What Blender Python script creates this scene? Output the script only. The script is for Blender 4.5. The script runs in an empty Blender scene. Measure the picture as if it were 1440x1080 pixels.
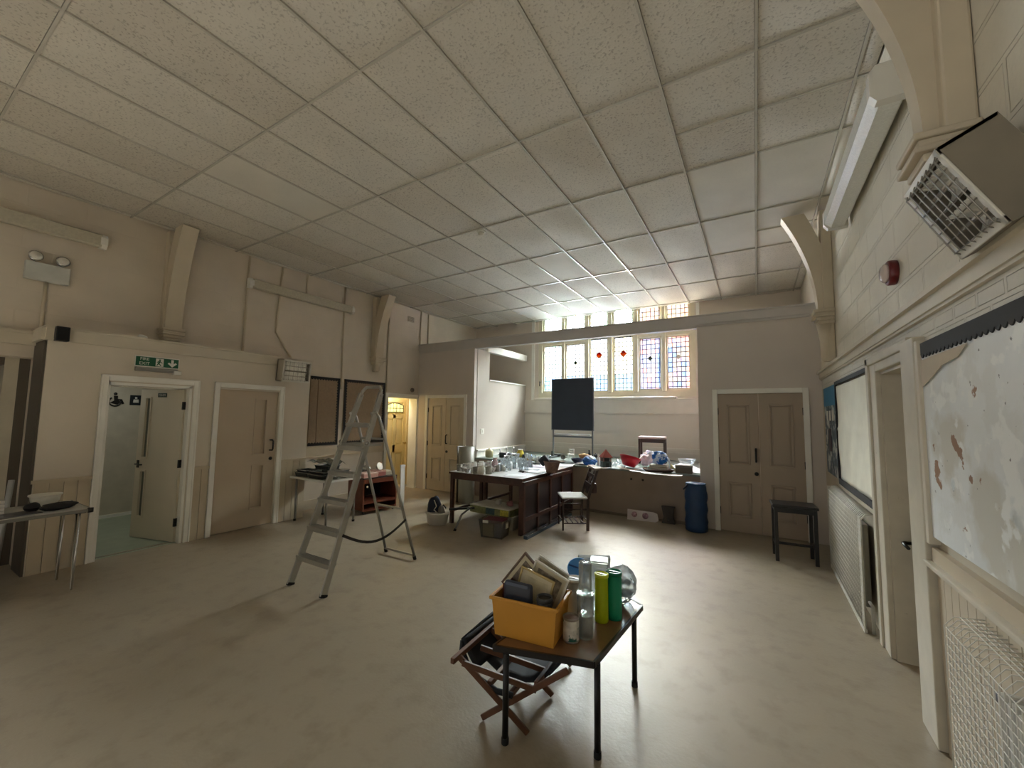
import bpy, bmesh, math, random
from mathutils import Vector, Matrix
random.seed(7)
D = bpy.data
C = bpy.context.scene.collection
PI = math.pi

# ------------------------------------------------------------------ camera
F = 570.13
YAW, PIT, ROL = (math.radians(a) for a in (-30.987, 4.536, 0.760))
EYE = Vector((0, 0, 1.643))
fw = Vector((math.sin(YAW)*math.cos(PIT), math.cos(YAW)*math.cos(PIT), math.sin(PIT)))
rt0 = Vector((math.cos(YAW), -math.sin(YAW), 0)); up0 = rt0.cross(fw)
rt = rt0*math.cos(ROL) + up0*math.sin(ROL)
up = up0*math.cos(ROL) - rt0*math.sin(ROL)
cd = D.cameras.new('camera'); cam = D.objects.new('camera', cd); C.objects.link(cam)
cd.sensor_width = 36; cd.lens = F/1440*36; cd.clip_start = .02
cam.matrix_world = Matrix((( rt.x, up.x, -fw.x, 0), (rt.y, up.y, -fw.y, 0), (rt.z, up.z, -fw.z, EYE.z), (0, 0, 0, 1)))
bpy.context.scene.camera = cam

def ray(x, y): return fw*F + rt*(x-720) - up*(y-540)
def at(x, y, z=0):                     # the point of the level surface at height z seen at a place of the photo
    d = ray(x, y); return EYE + d*((z-EYE.z)/d.z)

# ------------------------------------------------------------------ materials
def lin(c):
    c = c/255
    return c/12.92 if c <= .04045 else ((c+.055)/1.055)**2.4
def col(r, g, b): return (lin(r), lin(g), lin(b), 1)
MATS = {}
def M(name, rgb, rough=.6, metal=0, var=.08, scale=6, bump=0, bscale=40, trans=0, alpha=1, emit=0, spec=.5, second=None, lo=.45, hi=.6, tscale=None, trl=0, coat=0):
    if name in MATS: return MATS[name]
    m = D.materials.new(name); m.use_nodes = True
    nt = m.node_tree; N = nt.nodes; L = nt.links
    p = N['Principled BSDF']
    p.inputs['Roughness'].default_value = rough
    p.inputs['Metallic'].default_value = metal
    p.inputs['Specular IOR Level'].default_value = spec
    p.inputs['Transmission Weight'].default_value = trans
    p.inputs['Alpha'].default_value = alpha
    p.inputs['Coat Weight'].default_value = coat
    tc = N.new('ShaderNodeTexCoord')
    base = col(*rgb)
    no = N.new('ShaderNodeTexNoise'); no.inputs['Scale'].default_value = scale; no.inputs['Detail'].default_value = 5
    L.new(tc.outputs['Object'], no.inputs['Vector'])
    cr = N.new('ShaderNodeValToRGB')
    cr.color_ramp.elements[0].position = .3; cr.color_ramp.elements[1].position = .7
    cr.color_ramp.elements[0].color = tuple(base[i]*(1-var) for i in range(3)) + (1,)
    cr.color_ramp.elements[1].color = tuple(min(1, base[i]*(1+var)) for i in range(3)) + (1,)
    L.new(no.outputs['Fac'], cr.inputs['Fac'])
    out = cr.outputs['Color']
    if second:
        n2 = N.new('ShaderNodeTexNoise'); n2.inputs['Scale'].default_value = tscale or scale*.5; n2.inputs['Detail'].default_value = 8; n2.inputs['Roughness'].default_value = .6
        L.new(tc.outputs['Object'], n2.inputs['Vector'])
        mr = N.new('ShaderNodeMapRange'); mr.inputs['From Min'].default_value = lo; mr.inputs['From Max'].default_value = hi
        L.new(n2.outputs['Fac'], mr.inputs['Value'])
        mx = N.new('ShaderNodeMix'); mx.data_type = 'RGBA'
        L.new(mr.outputs['Result'], mx.inputs['Factor']); L.new(out, mx.inputs['A']); mx.inputs['B'].default_value = col(*second)
        out = mx.outputs['Result']
    L.new(out, p.inputs['Base Color'])
    if emit:
        L.new(out, p.inputs['Emission Color']); p.inputs['Emission Strength'].default_value = emit
    if bump:
        nb = N.new('ShaderNodeTexNoise'); nb.inputs['Scale'].default_value = bscale; nb.inputs['Detail'].default_value = 4
        L.new(tc.outputs['Object'], nb.inputs['Vector'])
        b = N.new('ShaderNodeBump'); b.inputs['Strength'].default_value = bump; b.inputs['Distance'].default_value = .01
        L.new(nb.outputs['Fac'], b.inputs['Height']); L.new(b.outputs['Normal'], p.inputs['Normal'])
    if trl:
        t = N.new('ShaderNodeBsdfTranslucent'); L.new(out, t.inputs['Color'])
        ms = N.new('ShaderNodeMixShader'); ms.inputs['Fac'].default_value = trl
        L.new(p.outputs['BSDF'], ms.inputs[1]); L.new(t.outputs['BSDF'], ms.inputs[2])
        L.new(ms.outputs['Shader'], N['Material Output'].inputs['Surface'])
    MATS[name] = m
    return m

def clear_mat(name, rgb, fac=.35, rough=.15):
    # thin see-through plastic or glass: tinted transparency, some light scattered through, a glossy surface
    if name in MATS: return MATS[name]
    m = D.materials.new(name); m.use_nodes = True; nt = m.node_tree; N = nt.nodes; L = nt.links
    N.remove(N['Principled BSDF'])
    t = N.new('ShaderNodeBsdfTransparent'); t.inputs['Color'].default_value = col(*rgb)
    tl = N.new('ShaderNodeBsdfTranslucent'); tl.inputs['Color'].default_value = col(*rgb)
    df = N.new('ShaderNodeBsdfDiffuse'); df.inputs['Color'].default_value = col(*rgb)
    g = N.new('ShaderNodeBsdfGlossy'); g.inputs['Roughness'].default_value = rough
    m0 = N.new('ShaderNodeMixShader'); m0.inputs['Fac'].default_value = .35; L.new(tl.outputs[0], m0.inputs[1]); L.new(df.outputs[0], m0.inputs[2])
    m1 = N.new('ShaderNodeMixShader'); m1.inputs['Fac'].default_value = fac*.8; L.new(t.outputs[0], m1.inputs[1]); L.new(m0.outputs[0], m1.inputs[2])
    lw = N.new('ShaderNodeLayerWeight'); lw.inputs['Blend'].default_value = .25
    ma = N.new('ShaderNodeMath'); ma.operation = 'MULTIPLY_ADD'; ma.inputs[1].default_value = .5; ma.inputs[2].default_value = .04; L.new(lw.outputs['Fresnel'], ma.inputs[0])
    m2 = N.new('ShaderNodeMixShader'); L.new(ma.outputs[0], m2.inputs['Fac']); L.new(m1.outputs[0], m2.inputs[1]); L.new(g.outputs[0], m2.inputs[2])
    L.new(m2.outputs[0], N['Material Output'].inputs['Surface'])
    MATS[name] = m; return m

def block_mat(name, rgb, w, h, axis, mort=.012, depth=.35, var=.05, second=None, lo=.6, hi=.65):
    # painted masonry: joints as a brick pattern in the bump
    m = M(name, rgb, rough=.55, var=var, scale=2.5, second=second, lo=lo, hi=hi, tscale=1.2)
    nt = m.node_tree; N = nt.nodes; L = nt.links; p = N['Principled BSDF']
    tc = N.new('ShaderNodeTexCoord'); sp = N.new('ShaderNodeSeparateXYZ'); cb = N.new('ShaderNodeCombineXYZ')
    L.new(tc.outputs['Object'], sp.inputs[0])
    L.new(sp.outputs['Y' if axis == 'x' else 'X'], cb.inputs['X']); L.new(sp.outputs['Z'], cb.inputs['Y'])
    bk = N.new('ShaderNodeTexBrick'); bk.inputs['Scale'].default_value = 1
    bk.inputs['Brick Width'].default_value = w; bk.inputs['Row Height'].default_value = h; bk.inputs['Mortar Size'].default_value = mort
    bk.inputs['Mortar Smooth'].default_value = .3
    L.new(cb.outputs[0], bk.inputs['Vector'])
    nb = N.new('ShaderNodeTexNoise'); nb.inputs['Scale'].default_value = 30; L.new(tc.outputs['Object'], nb.inputs['Vector'])
    ad = N.new('ShaderNodeMath'); ad.operation = 'MULTIPLY_ADD'; ad.inputs[1].default_value = -1
    L.new(bk.outputs['Fac'], ad.inputs[0]); 
    mu = N.new('ShaderNodeMath'); mu.operation = 'MULTIPLY'; mu.inputs[1].default_value = .35; L.new(nb.outputs['Fac'], mu.inputs[0]); L.new(mu.outputs[0], ad.inputs[2])
    b = N.new('ShaderNodeBump'); b.inputs['Strength'].default_value = depth; b.inputs['Distance'].default_value = .012
    L.new(ad.outputs[0], b.inputs['Height']); L.new(b.outputs['Normal'], p.inputs['Normal'])
    return m

# ------------------------------------------------------------------ mesh builder
class MB:
    def __init__(s): s.bm = bmesh.new()
    def _add(s, vs, fs, sm=False):
        v = [s.bm.verts.new(p) for p in vs]
        for f in fs:
            try:
                q = s.bm.faces.new([v[i] for i in f]); q.smooth = sm
            except ValueError: pass
        return v
    def box(s, x0, x1, y0, y1, z0, z1, bev=0, mtx=None):
        x0, x1 = min(x0, x1), max(x0, x1); y0, y1 = min(y0, y1), max(y0, y1); z0, z1 = min(z0, z1), max(z0, z1)
        P = [Vector((x, y, z)) for z in (z0, z1) for x, y in ((x0, y0), (x1, y0), (x1, y1), (x0, y1))]
        if mtx: P = [mtx @ p for p in P]
        v = s._add(P, [(3, 2, 1, 0), (4, 5, 6, 7), (0, 1, 5, 4), (1, 2, 6, 5), (2, 3, 7, 6), (3, 0, 4, 7)])
        if bev:
            es = {e for q in v for e in q.link_edges}
            bmesh.ops.bevel(s.bm, geom=list(es), offset=min(bev, .45*min(x1-x0, y1-y0, z1-z0)), segments=2, affect='EDGES', profile=.5)
        return s
    def beam(s, p, q, w, h, upv=(0, 0, 1), bev=0):
        p, q = Vector(p), Vector(q); d = (q-p); L = d.length; d.normalize()
        u = Vector(upv); sx = d.cross(u)
        if sx.length < 1e-4: sx = d.cross(Vector((1, 0, 0)))
        sx.normalize(); u = sx.cross(d)
        m = Matrix(((sx.x, d.x, u.x, p.x), (sx.y, d.y, u.y, p.y), (sx.z, d.z, u.z, p.z), (0, 0, 0, 1)))
        return s.box(-w/2, w/2, 0, L, -h/2, h/2, bev, m)
    def tube(s, pts, r, n=8, closed=False):
        pts = [Vector(p) for p in pts]; k = len(pts); rings = []
        nrm = None
        for i in range(k):
            a = pts[i-1] if i or closed else pts[i]; b = pts[(i+1) % k] if i < k-1 or closed else pts[i]
            t = (b-a).normalized()
            if nrm is None:
                nrm = t.cross(Vector((0, 0, 1)))
                if nrm.length < .05: nrm = t.cross(Vector((1, 0, 0)))
            nrm = (nrm - t*nrm.dot(t)).normalized(); bi = t.cross(nrm)
            rr = r[i] if isinstance(r, (list, tuple)) else r
            rings.append([s.bm.verts.new(pts[i] + (nrm*math.cos(2*PI*j/n) + bi*math.sin(2*PI*j/n))*rr) for j in range(n)])
        for i in range(k if closed else k-1):
            A, B = rings[i], rings[(i+1) % k]
            for j in range(n):
                f = s.bm.faces.new((A[j], A[(j+1) % n], B[(j+1) % n], B[j])); f.smooth = True
        if not closed:
            s.bm.faces.new(rings[0][::-1]); s.bm.faces.new(rings[-1])
        return s
    def lathe(s, prof, cx=0, cy=0, n=20, mtx=None, sy=1, smooth=True):
        rings = []
        for r, z in prof:
            ring = []
            for j in range(n):
                p = Vector((cx + r*math.cos(2*PI*j/n), cy + sy*r*math.sin(2*PI*j/n), z))
                ring.append(s.bm.verts.new(mtx @ p if mtx else p))
            rings.append(ring)
        for A, B in zip(rings, rings[1:]):
            for j in range(n):
                f = s.bm.faces.new((A[j], A[(j+1) % n], B[(j+1) % n], B[j])); f.smooth = smooth
        s.bm.faces.new(rings[0][::-1]); s.bm.faces.new(rings[-1])
        return s
    def prism(s, poly, lo, hi, axis='z', mtx=None):
        # poly: 2-D outline; axis x -> (y, z), y -> (x, z), z -> (x, y)
        def pt(a, b, c):
            p = Vector((c, a, b) if axis == 'x' else (a, c, b) if axis == 'y' else (a, b, c))
            return mtx @ p if mtx else p
        n = len(poly)
        s._add([pt(a, b, lo) for a, b in poly] + [pt(a, b, hi) for a, b in poly],
               [tuple(range(n))[::-1], tuple(range(n, 2*n))] + [(i, (i+1) % n, n+(i+1) % n, n+i) for i in range(n)])
        return s
    def grid(s, fn, nu, nv, th=0):
        # a soft sheet fn(u, v); th gives it thickness along -z
        V = [[s.bm.verts.new(fn(i/nu, j/nv)) for j in range(nv+1)] for i in range(nu+1)]
        fs = []
        for i in range(nu):
            for j in range(nv):
                f = s.bm.faces.new((V[i][j], V[i+1][j], V[i+1][j+1], V[i][j+1])); f.smooth = True; fs.append(f)
        if th:
            bmesh.ops.recalc_face_normals(s.bm, faces=fs)
            bmesh.ops.solidify(s.bm, geom=fs, thickness=th)
        return s
    def blob(s, c, rx, ry, rz, amp=.12, seed=0, sub=3, flat=None):
        # a lumpy soft bag
        t = bmesh.new(); bmesh.ops.create_icosphere(t, subdivisions=sub, radius=1)
        rnd = random.Random(seed); ph = [rnd.uniform(0, 6.28) for _ in range(6)]
        idx = {}
        for v in t.verts:
            p = v.co.copy()
            k = 1 + amp*(math.sin(3*p.x+ph[0])*math.sin(4*p.y+ph[1]) + .6*math.sin(7*p.z+5*p.x+ph[2])*math.cos(6*p.y+ph[3]) + .35*math.sin(13*p.x+ph[4])*math.sin(11*p.z+ph[5]))
            q = Vector((p.x*rx*k, p.y*ry*k, p.z*rz*k))
            if flat is not None and q.z < -rz*flat: q.z = -rz*flat
            idx[v.index] = s.bm.verts.new(Vector(c)+q)
        for f in t.faces:
            g = s.bm.faces.new([idx[v.index] for v in f.verts]); g.smooth = True
        t.free(); return s
    def build(s, name, mat, parent=None, world=None):
        me = D.meshes.new(name)
        bmesh.ops.recalc_face_normals(s.bm, faces=s.bm.faces)
        s.bm.to_mesh(me); s.bm.free()
        for m in (mat if isinstance(mat, (list, tuple)) else [mat]): me.materials.append(m)
        o = D.objects.new(name, me); C.objects.link(o)
        if parent: o.parent = parent
        return o

def tag(o, label=None, cat=None, group=None, kind=None):
    if label: o['label'] = label
    if cat: o['category'] = cat
    if group: o['group'] = group
    if kind: o['kind'] = kind
    return o
def thing(name, loc, rz, label, cat, group=None):
    o = D.objects.new(name, None); C.objects.link(o); o.empty_display_size = .05
    o.location = loc; o.rotation_euler.z = rz
    return tag(o, label, cat, group)
def struct(name, mb, mat): return tag(mb.build(name, mat), kind='structure')
def dup(root, loc, rz, label, group=None, sc=None):
    r = root.copy(); C.objects.link(r); r.location = loc; r.rotation_euler.z = rz; r['label'] = label
    if group: r['group'] = group
    if sc: r.scale = sc
    for ch in list(root.children):
        c = ch.copy(); C.objects.link(c); c.parent = r
        for g in list(ch.children):
            d = g.copy(); C.objects.link(d); d.parent = c
    return r
def text_mesh(name, body, size, mat, parent, mtx, thick=.001):
    cu = D.curves.new(name, 'FONT'); cu.body = body; cu.size = size; cu.extrude = thick; cu.align_x = 'CENTER'; cu.align_y = 'CENTER'
    t = D.objects.new(name, cu); C.objects.link(t)
    bpy.context.view_layer.update()
    me = D.meshes.new_from_object(t.evaluated_get(bpy.context.evaluated_depsgraph_get()))
    D.objects.remove(t); D.curves.remove(cu)
    me.transform(mtx); me.materials.clear(); me.materials.append(mat)
    o = D.objects.new(name, me); C.objects.link(o); o.parent = parent; return o

# ------------------------------------------------------------------ palette
cream = M('wall_cream_paint', (213, 203, 187), .6, var=.05, scale=1.5, bump=.15, bscale=25)
cream_block = block_mat('wall_cream_blockwork', (209, 198, 182), .45, .225, 'x', mort=.008, depth=.22)
grey_part = M('partition_taupe_paint', (208, 199, 191), .6, var=.03, scale=2, bump=.06)
alc_paint = M('alcove_pale_paint', (222, 212, 198), .6, var=.03, scale=2, bump=.05)
r_block = block_mat('right_wall_painted_blocks', (218, 212, 196), .45, .225, 'x', mort=.014, depth=.9)
r_brick = block_mat('right_wall_painted_brick', (214, 209, 197), .225, .075, 'x', mort=.012, depth=.9)
white = M('white_gloss_paint', (242, 240, 232), .35, var=.05, scale=4, bump=.05)
trimgrey = M('rail_stone_paint', (205, 196, 178), .5, var=.05, scale=4)
door_taupe = M('door_taupe_paint', (190, 174, 152), .45, var=.03, scale=3)
door_brown = M('cupboard_door_paint', (172, 156, 138), .42, var=.03, scale=3)
door_cream = M('toilet_door_paint', (212, 203, 184), .45, var=.03, scale=3)
wains = M('wainscot_taupe_paint', (196, 182, 158), .45, var=.05, scale=5)
black_iron = M('black_iron', (22, 21, 20), .4, var=.1)
black_paper = M('black_scalloped_paper', (24, 23, 25), .7, var=.15)
brown_wood = M('dark_brown_wood', (74, 46, 34), .4, var=.25, scale=18)
chair_wood = M('chair_dark_wood', (52, 34, 28), .4, var=.2, scale=18)
chrome = M('chrome', (200, 200, 198), .18, 1, var=.03)
alu = M('ladder_aluminium', (176, 174, 166), .36, .85, var=.06, scale=12)
plast_white = M('white_plastic', (224, 222, 214), .4, var=.02)
white_lam = M('white_laminate', (222, 224, 226), .35, var=.03, scale=3)

# ------------------------------------------------------------------ room measures
XL, XM, XR, YP, YB, ZC = -6.241, -6.648, .787, 6.88, 9.08, 4.057
Y0 = -2.6

# ---- floor: beige vinyl, slightly uneven and satin
fm = M('floor_beige_vinyl', (158, 146, 126), .33, var=.07, scale=1.3, second=(143, 131, 112), lo=.5, hi=.75, tscale=6)
nt = fm.node_tree; N = nt.nodes; L = nt.links
tc = N.new('ShaderNodeTexCoord')
n1 = N.new('ShaderNodeTexNoise'); n1.inputs['Scale'].default_value = 55; n1.inputs['Detail'].default_value = 6
n2 = N.new('ShaderNodeTexNoise'); n2.inputs['Scale'].default_value = 2.2; n2.inputs['Detail'].default_value = 3
for n in (n1, n2): L.new(tc.outputs['Object'], n.inputs['Vector'])
b1 = N.new('ShaderNodeBump'); b1.inputs['Strength'].default_value = .3; b1.inputs['Distance'].default_value = .004
b2 = N.new('ShaderNodeBump'); b2.inputs['Strength'].default_value = .3; b2.inputs['Distance'].default_value = .02
L.new(n1.outputs['Fac'], b1.inputs['Height']); L.new(n2.outputs['Fac'], b2.inputs['Height']); L.new(b2.outputs['Normal'], b1.inputs['Normal'])
L.new(b1.outputs['Normal'], N['Principled BSDF'].inputs['Normal'])
rr = N.new('ShaderNodeMapRange'); rr.inputs['To Min'].default_value = .3; rr.inputs['To Max'].default_value = .5
L.new(n1.outputs['Fac'], rr.inputs['Value']); L.new(rr.outputs['Result'], N['Principled BSDF'].inputs['Roughness'])
struct('floor', MB().box(-9.2, 1.3, Y0, YB+.3, -.12, 0), fm)

# ---- ceiling: suspended tiles, some of them bellied, in a tee grid
def tile_mat(name, rgb, spk):
    m = M(name, rgb, .9, var=.04, scale=3)
    nt = m.node_tree; N = nt.nodes; L = nt.links; p = N['Principled BSDF']
    tc = N.new('ShaderNodeTexCoord')
    no = N.new('ShaderNodeTexNoise'); no.inputs['Scale'].default_value = 60; no.inputs['Detail'].default_value = 3
    L.new(tc.outputs['Object'], no.inputs['Vector'])
    mr = N.new('ShaderNodeMapRange'); mr.inputs['From Min'].default_value = .55; mr.inputs['From Max'].default_value = .68
    L.new(no.outputs['Fac'], mr.inputs['Value'])
    mx = N.new('ShaderNodeMix'); mx.data_type = 'RGBA'
    old = p.inputs['Base Color'].links[0].from_socket
    mu = N.new('ShaderNodeMath'); mu.operation = 'MULTIPLY'; mu.inputs[1].default_value = spk; L.new(mr.outputs['Result'], mu.inputs[0])
    L.new(mu.outputs[0], mx.inputs['Factor']); L.new(old, mx.inputs['A']); mx.inputs['B'].default_value = col(90, 84, 72)
    L.new(mx.outputs['Result'], p.inputs['Base Color'])
    b = N.new('ShaderNodeBump'); b.invert = True; b.inputs['Strength'].default_value = .8*spk+.1; b.inputs['Distance'].default_value = .006
    L.new(no.outputs['Fac'], b.inputs['Height']); L.new(b.outputs['Normal'], p.inputs['Normal'])
    return m
tms = [tile_mat('ceiling_tile_speckled', (204, 199, 189), .4), tile_mat('ceiling_tile_speckled_warm', (196, 190, 179), .45),
       tile_mat('ceiling_tile_speckled_pale', (210, 206, 197), .35), tile_mat('ceiling_tile_plain', (206, 202, 192), .05)]
xe = [XM] + [.073+.6*k for k in range(-11, 2)] + [XR]
full = [-2.6, -1.87, -.67, .53, 1.73, 2.93, 4.13, 5.33, 6.53, 7.73, 8.92, YB]
cm = MB(); cell = []
for i in range(len(xe)-1):
    x0, x1 = xe[i], xe[i+1]
    rows = list(full)
    if x0 > -.6 and x0 < 0: rows = sorted(rows+[3.53])
    if x0 > 0: rows = sorted(rows+[2.33, 3.53, 5.93])
    for y0, y1 in zip(rows, rows[1:]):
        if abs(x0+5.927) < .05 and y0 > 8.5: continue        # the tile that has dropped out
        cell.append((x0, x1, y0, y1))
        sag = random.choice((.006, .01, .016, .022, .03)) if y0 > 2 else random.uniform(.003, .012)
        plain = (x0 > -.6 and 4.0 < y0 < 6) or random.random() < .06
        mi = 3 if plain else random.choice((0, 0, 1, 2))
        n = 6; V = []
        for a in range(n+1):
            for c in range(n+1):
                u, v = a/n, c/n
                V.append(cm.bm.verts.new((x0+.011+(x1-x0-.022)*u, y0+.010+(y1-y0-.02)*v, ZC + .006 - sag*(math.sin(PI*u)*math.sin(PI*v)) - .08*sag*math.sin(PI*v)*(1-math.sin(PI*u)) )))
        for a in range(n):
            for c in range(n):
                f = cm.bm.faces.new((V[a*(n+1)+c], V[a*(n+1)+c+1], V[(a+1)*(n+1)+c+1], V[(a+1)*(n+1)+c])); f.smooth = True; f.material_index = mi
struct('ceiling', cm, tms)
tee = MB()
for x in xe[1:-1]: tee.box(x-.009, x+.009, Y0, YB, ZC-.006, ZC+.03)
for x0, x1, y0, y1 in cell: tee.box(x0+.009, x1-.009, y0-.008, y0+.008, ZC-.005, ZC+.03)
struct('trim_1', tee, M('ceiling_tee_metal', (190, 186, 176), .25, var=.05))
struct('trim_2', MB().box(-9.2, 1.3, Y0, YB+.3, 4.42, 4.55), M('roof_void_dark', (60, 54, 46), .9))

# ---- left wall, plain, above and behind the lobby
wl = MB()
wl.box(XM-.22, XM, 1.62, 2.3, 2.05, 4.42)                         # over the toilet doorway
for y0, y1, z0, z1 in ((1.08, 1.5, 0, 4.42), (1.5, 1.62, 2.05, 4.42), (2.3, 5.98, 0, 4.42), (5.98, 6.87, 2.03, 4.42), (6.87, YB+.2, 0, 4.42), (Y0, -.3, 0, 4.42), (-.3, 1.08, 2.2, 4.42)):
    wl.box(XM-.22, XM, y0, y1, z0, z1)
struct('wall_left', wl, cream_block)
# ---- lobby: the boxed out front with two doorways and a ledge
lb = MB()
T = .12
for y0, y1, z0, z1 in ((1.08, 1.56, 0, 2.5), (1.56, 2.36, 1.96, 2.5), (2.36, 2.68, 0, 2.5), (2.68, 3.48, 1.96, 2.5), (3.48, 3.963, 0, 2.5)):
    lb.box(XL-T, XL, y0, y1, z0, z1)
lb.box(XM, XL-T, 1.08, 1.2, 0, 2.5); lb.box(XM, XL-T, 3.85, 3.963, 0, 2.5)
lb.box(XM, XL-T, 1.2, 3.85, 2.38, 2.5)
struct('wall_lobby', lb, cream)
rl = MB()
rl.box(XM, XL+.035, 1.05, 3.995, 2.49, 2.515); rl.box(XL, XL+.022, 1.06, 3.985, 2.385, 2.49); rl.box(XL, XL+.03, 1.055, 3.99, 2.365, 2.39)
rl.box(XM, XM+.05, Y0, 1.06, 2.33, 2.45); rl.box(XM, XM+.075, Y0, 1.05, 2.45, 2.475); rl.box(XM, XL, 1.03, 1.08, 2.365, 2.49)
struct('trim_3', rl, trimgrey)
# tongue and groove dado of the lobby
wn = MB()
def boards_y(x0, x1, y0, y1, z0, z1, w=.1):
    n = max(1, round((y1-y0)/w)); s = (y1-y0)/n
    for k in range(n): wn.box(x0, x1, y0+k*s+.003, y0+(k+1)*s-.003, z0, z1)
for y0, y1 in ((1.085, 1.5), (2.44, 2.61), (3.55, 3.96)):
    boards_y(XL+.0, XL+.012, y0, y1, 0, .9)
    wn.box(XL, XL+.028, y0-(.02 if y0 < 1.2 else 0), y1, .9, .935)
struct('trim_4', wn, wains)
# main wall: dado trim under the notice boards and skirting, pipe run
wd = MB(); wd.box(XM, XM+.03, 3.965, 5.9, .9, 1.06); wd.box(XM, XM+.045, 3.965, 5.9, .88, .905); wd.box(XM, XM+.025, 3.965, 5.9, 0, .16)
struct('trim_5', wd, wains)

# ---- architraves and doors -----------------------------------------------------------------
def architrave_x(mb, x, y0, y1, ztop, w=.068, d=.022, sgn=1):
    a, b = (x, x+d*sgn)
    for yy0, yy1 in ((y0, y0+w), (y1-w, y1)): mb.box(a, b, yy0, yy1, 0, ztop, .006)
    mb.box(a, b, y0+w, y1-w, ztop-w, ztop, .006)
    for yy0, yy1 in ((y0, y0+.02), (y1-.02, y1)): mb.box(a, b+.01*sgn, yy0, yy1, 0, ztop, .004)
    mb.box(a, b+.01*sgn, y0, y1, ztop-.02, ztop, .004)
def architrave_y(mb, y, x0, x1, ztop, w=.07, d=.025):
    for a, b in ((x0, x0+w), (x1-w, x1)): mb.box(a, b, y-d, y, 0, ztop, .006)
    mb.box(x0+w, x1-w, y-d, y, ztop-w, ztop, .006)
def dstruct(name, loc, rz=0):
    o = D.objects.new(name, None); C.objects.link(o); o.location = loc; o.rotation_euler.z = rz; o['kind'] = 'structure'; return o
fr = MB(); architrave_x(fr, XL, 1.5, 2.44, 2.05, .066)
for y in (1.56, 2.336): fr.box(XL-.3, XL+.005, y-.002, y+.026, 0, 1.97)
fr.box(XL-.3, XL+.005, 1.56, 2.36, 1.94, 1.97); fr.box(XL-.22, XL-.2, 1.58, 2.34, 1.925, 1.95)
struct('trim_6', fr, white)
fr = MB(); architrave_x(fr, XL, 2.61, 3.555, 2.05, .066)
struct('trim_7', fr, white)

# door 1: open toilet door with two narrow vision panels
HX, HY = XL-.09, 2.33
ang = math.atan2(-.259, -.966)
d1 = dstruct('door_1', (HX, HY, 0), ang)            # leaf runs along local +x from the hinge
W = .775
lf = MB(); a0, a1 = W-.19, W-.105
for x0, x1, z0, z1 in ((0, a0, .01, 1.93), (a1, W, .01, 1.93), (a0, a1, .01, .28), (a0, a1, .86, 1.04), (a0, a1, 1.82, 1.93)): lf.box(x0, x1, -.022, .022, z0, z1)
lf.build('leaf', door_cream, d1)
be = MB()
for z0, z1 in ((.28, .86), (1.04, 1.82)):
    for x0, x1, c0, c1 in ((a0-.016, a0+.004, z0-.016, z1+.016), (a1-.004, a1+.016, z0-.016, z1+.016), (a0, a1, z0-.016, z0+.004), (a0, a1, z1-.004, z1+.016)):
        be.box(x0, x1, -.03, .03, c0, c1)
be.build('glazing_bead', door_cream, d1)
for z0, z1 in ((.28, .86), (1.04, 1.82)): MB().box(a0, a1, -.004, .004, z0, z1).build('pane', clear_mat('wired_glass', (190, 195, 190), .55), d1)
h = MB()
for s in (-1, 1):
    h.box(W-.07, W-.03, s*.022, s*.032, .9, 1.0, .004); h.tube([(W-.05, s*.03, .95), (W-.05, s*.065, .95)], .009); h.tube([(W-.05, s*.062, .95), (W-.15, s*.066, .945), (W-.165, s*.05, .945)], .009)
h.build('handle', black_iron, d1)
for z in (.25, .98, 1.72): MB().box(-.012, .012, -.03, .03, z-.05, z+.05).build('hinge', black_iron, d1)
sg = MB().box(.3, .46, .022, .026, 1.83, 1.885, .002).build('name_plate', M('dark_green_plate', (24, 52, 44), .4), d1)
text_mesh('lettering', 'TOILETS', .034, plast_white, sg, Matrix.Translation((.38, .0275, 1.857)) @ Matrix.Rotation(PI, 4, 'Z') @ Matrix.Rotation(PI/2, 4, 'X'))

# door 2: closed, two recessed slim panels towards its right edge
d2 = dstruct('door_2', (XL-.03, 0, 0))
lf = MB(); y0, y1 = 2.678, 3.488; a0, a1 = 3.17, 3.325
for p0, p1, z0, z1 in ((y0, a0, .01, 1.96), (a1, y1, .01, 1.96), (a0, a1, .01, .27), (a0, a1, .87, 1.04), (a0, a1, 1.84, 1.96)): lf.box(-.045, 0, p0, p1, z0, z1)
lf.build('leaf', door_taupe, d2)
for z0, z1 in ((.27, .87), (1.04, 1.84)):
    MB().box(-.043, -.034, a0, a1, z0, z1).build('panel', door_taupe, d2)
be = MB()
for z0, z1 in ((.27, .87), (1.04, 1.84)):
    be.box(-.03, .008, a0-.012, a0+.004, z0-.012, z1+.012); be.box(-.03, .008, a1-.004, a1+.012, z0-.012, z1+.012)
    be.box(-.03, .008, a0, a1, z0-.012, z0+.004); be.box(-.03, .008, a0, a1, z1-.004, z1+.012)
be.build('bead', door_taupe, d2)
MB().tube([(0, 3.40, 1.09), (.05, 3.415, 1.09), (.055, 3.42, 1.11), (.055, 3.42, 1.22), (.05, 3.415, 1.24), (0, 3.40, 1.24)], .011).build('handle', black_iron, d2)
MB().lathe([(.0, 0), (.026, .0), (.024, .012), (.0, .014)], mtx=Matrix.Translation((0, 3.42, .965)) @ Matrix.Rotation(PI/2, 4, 'Y'), n=14).build('lock', black_iron, d2)

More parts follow.
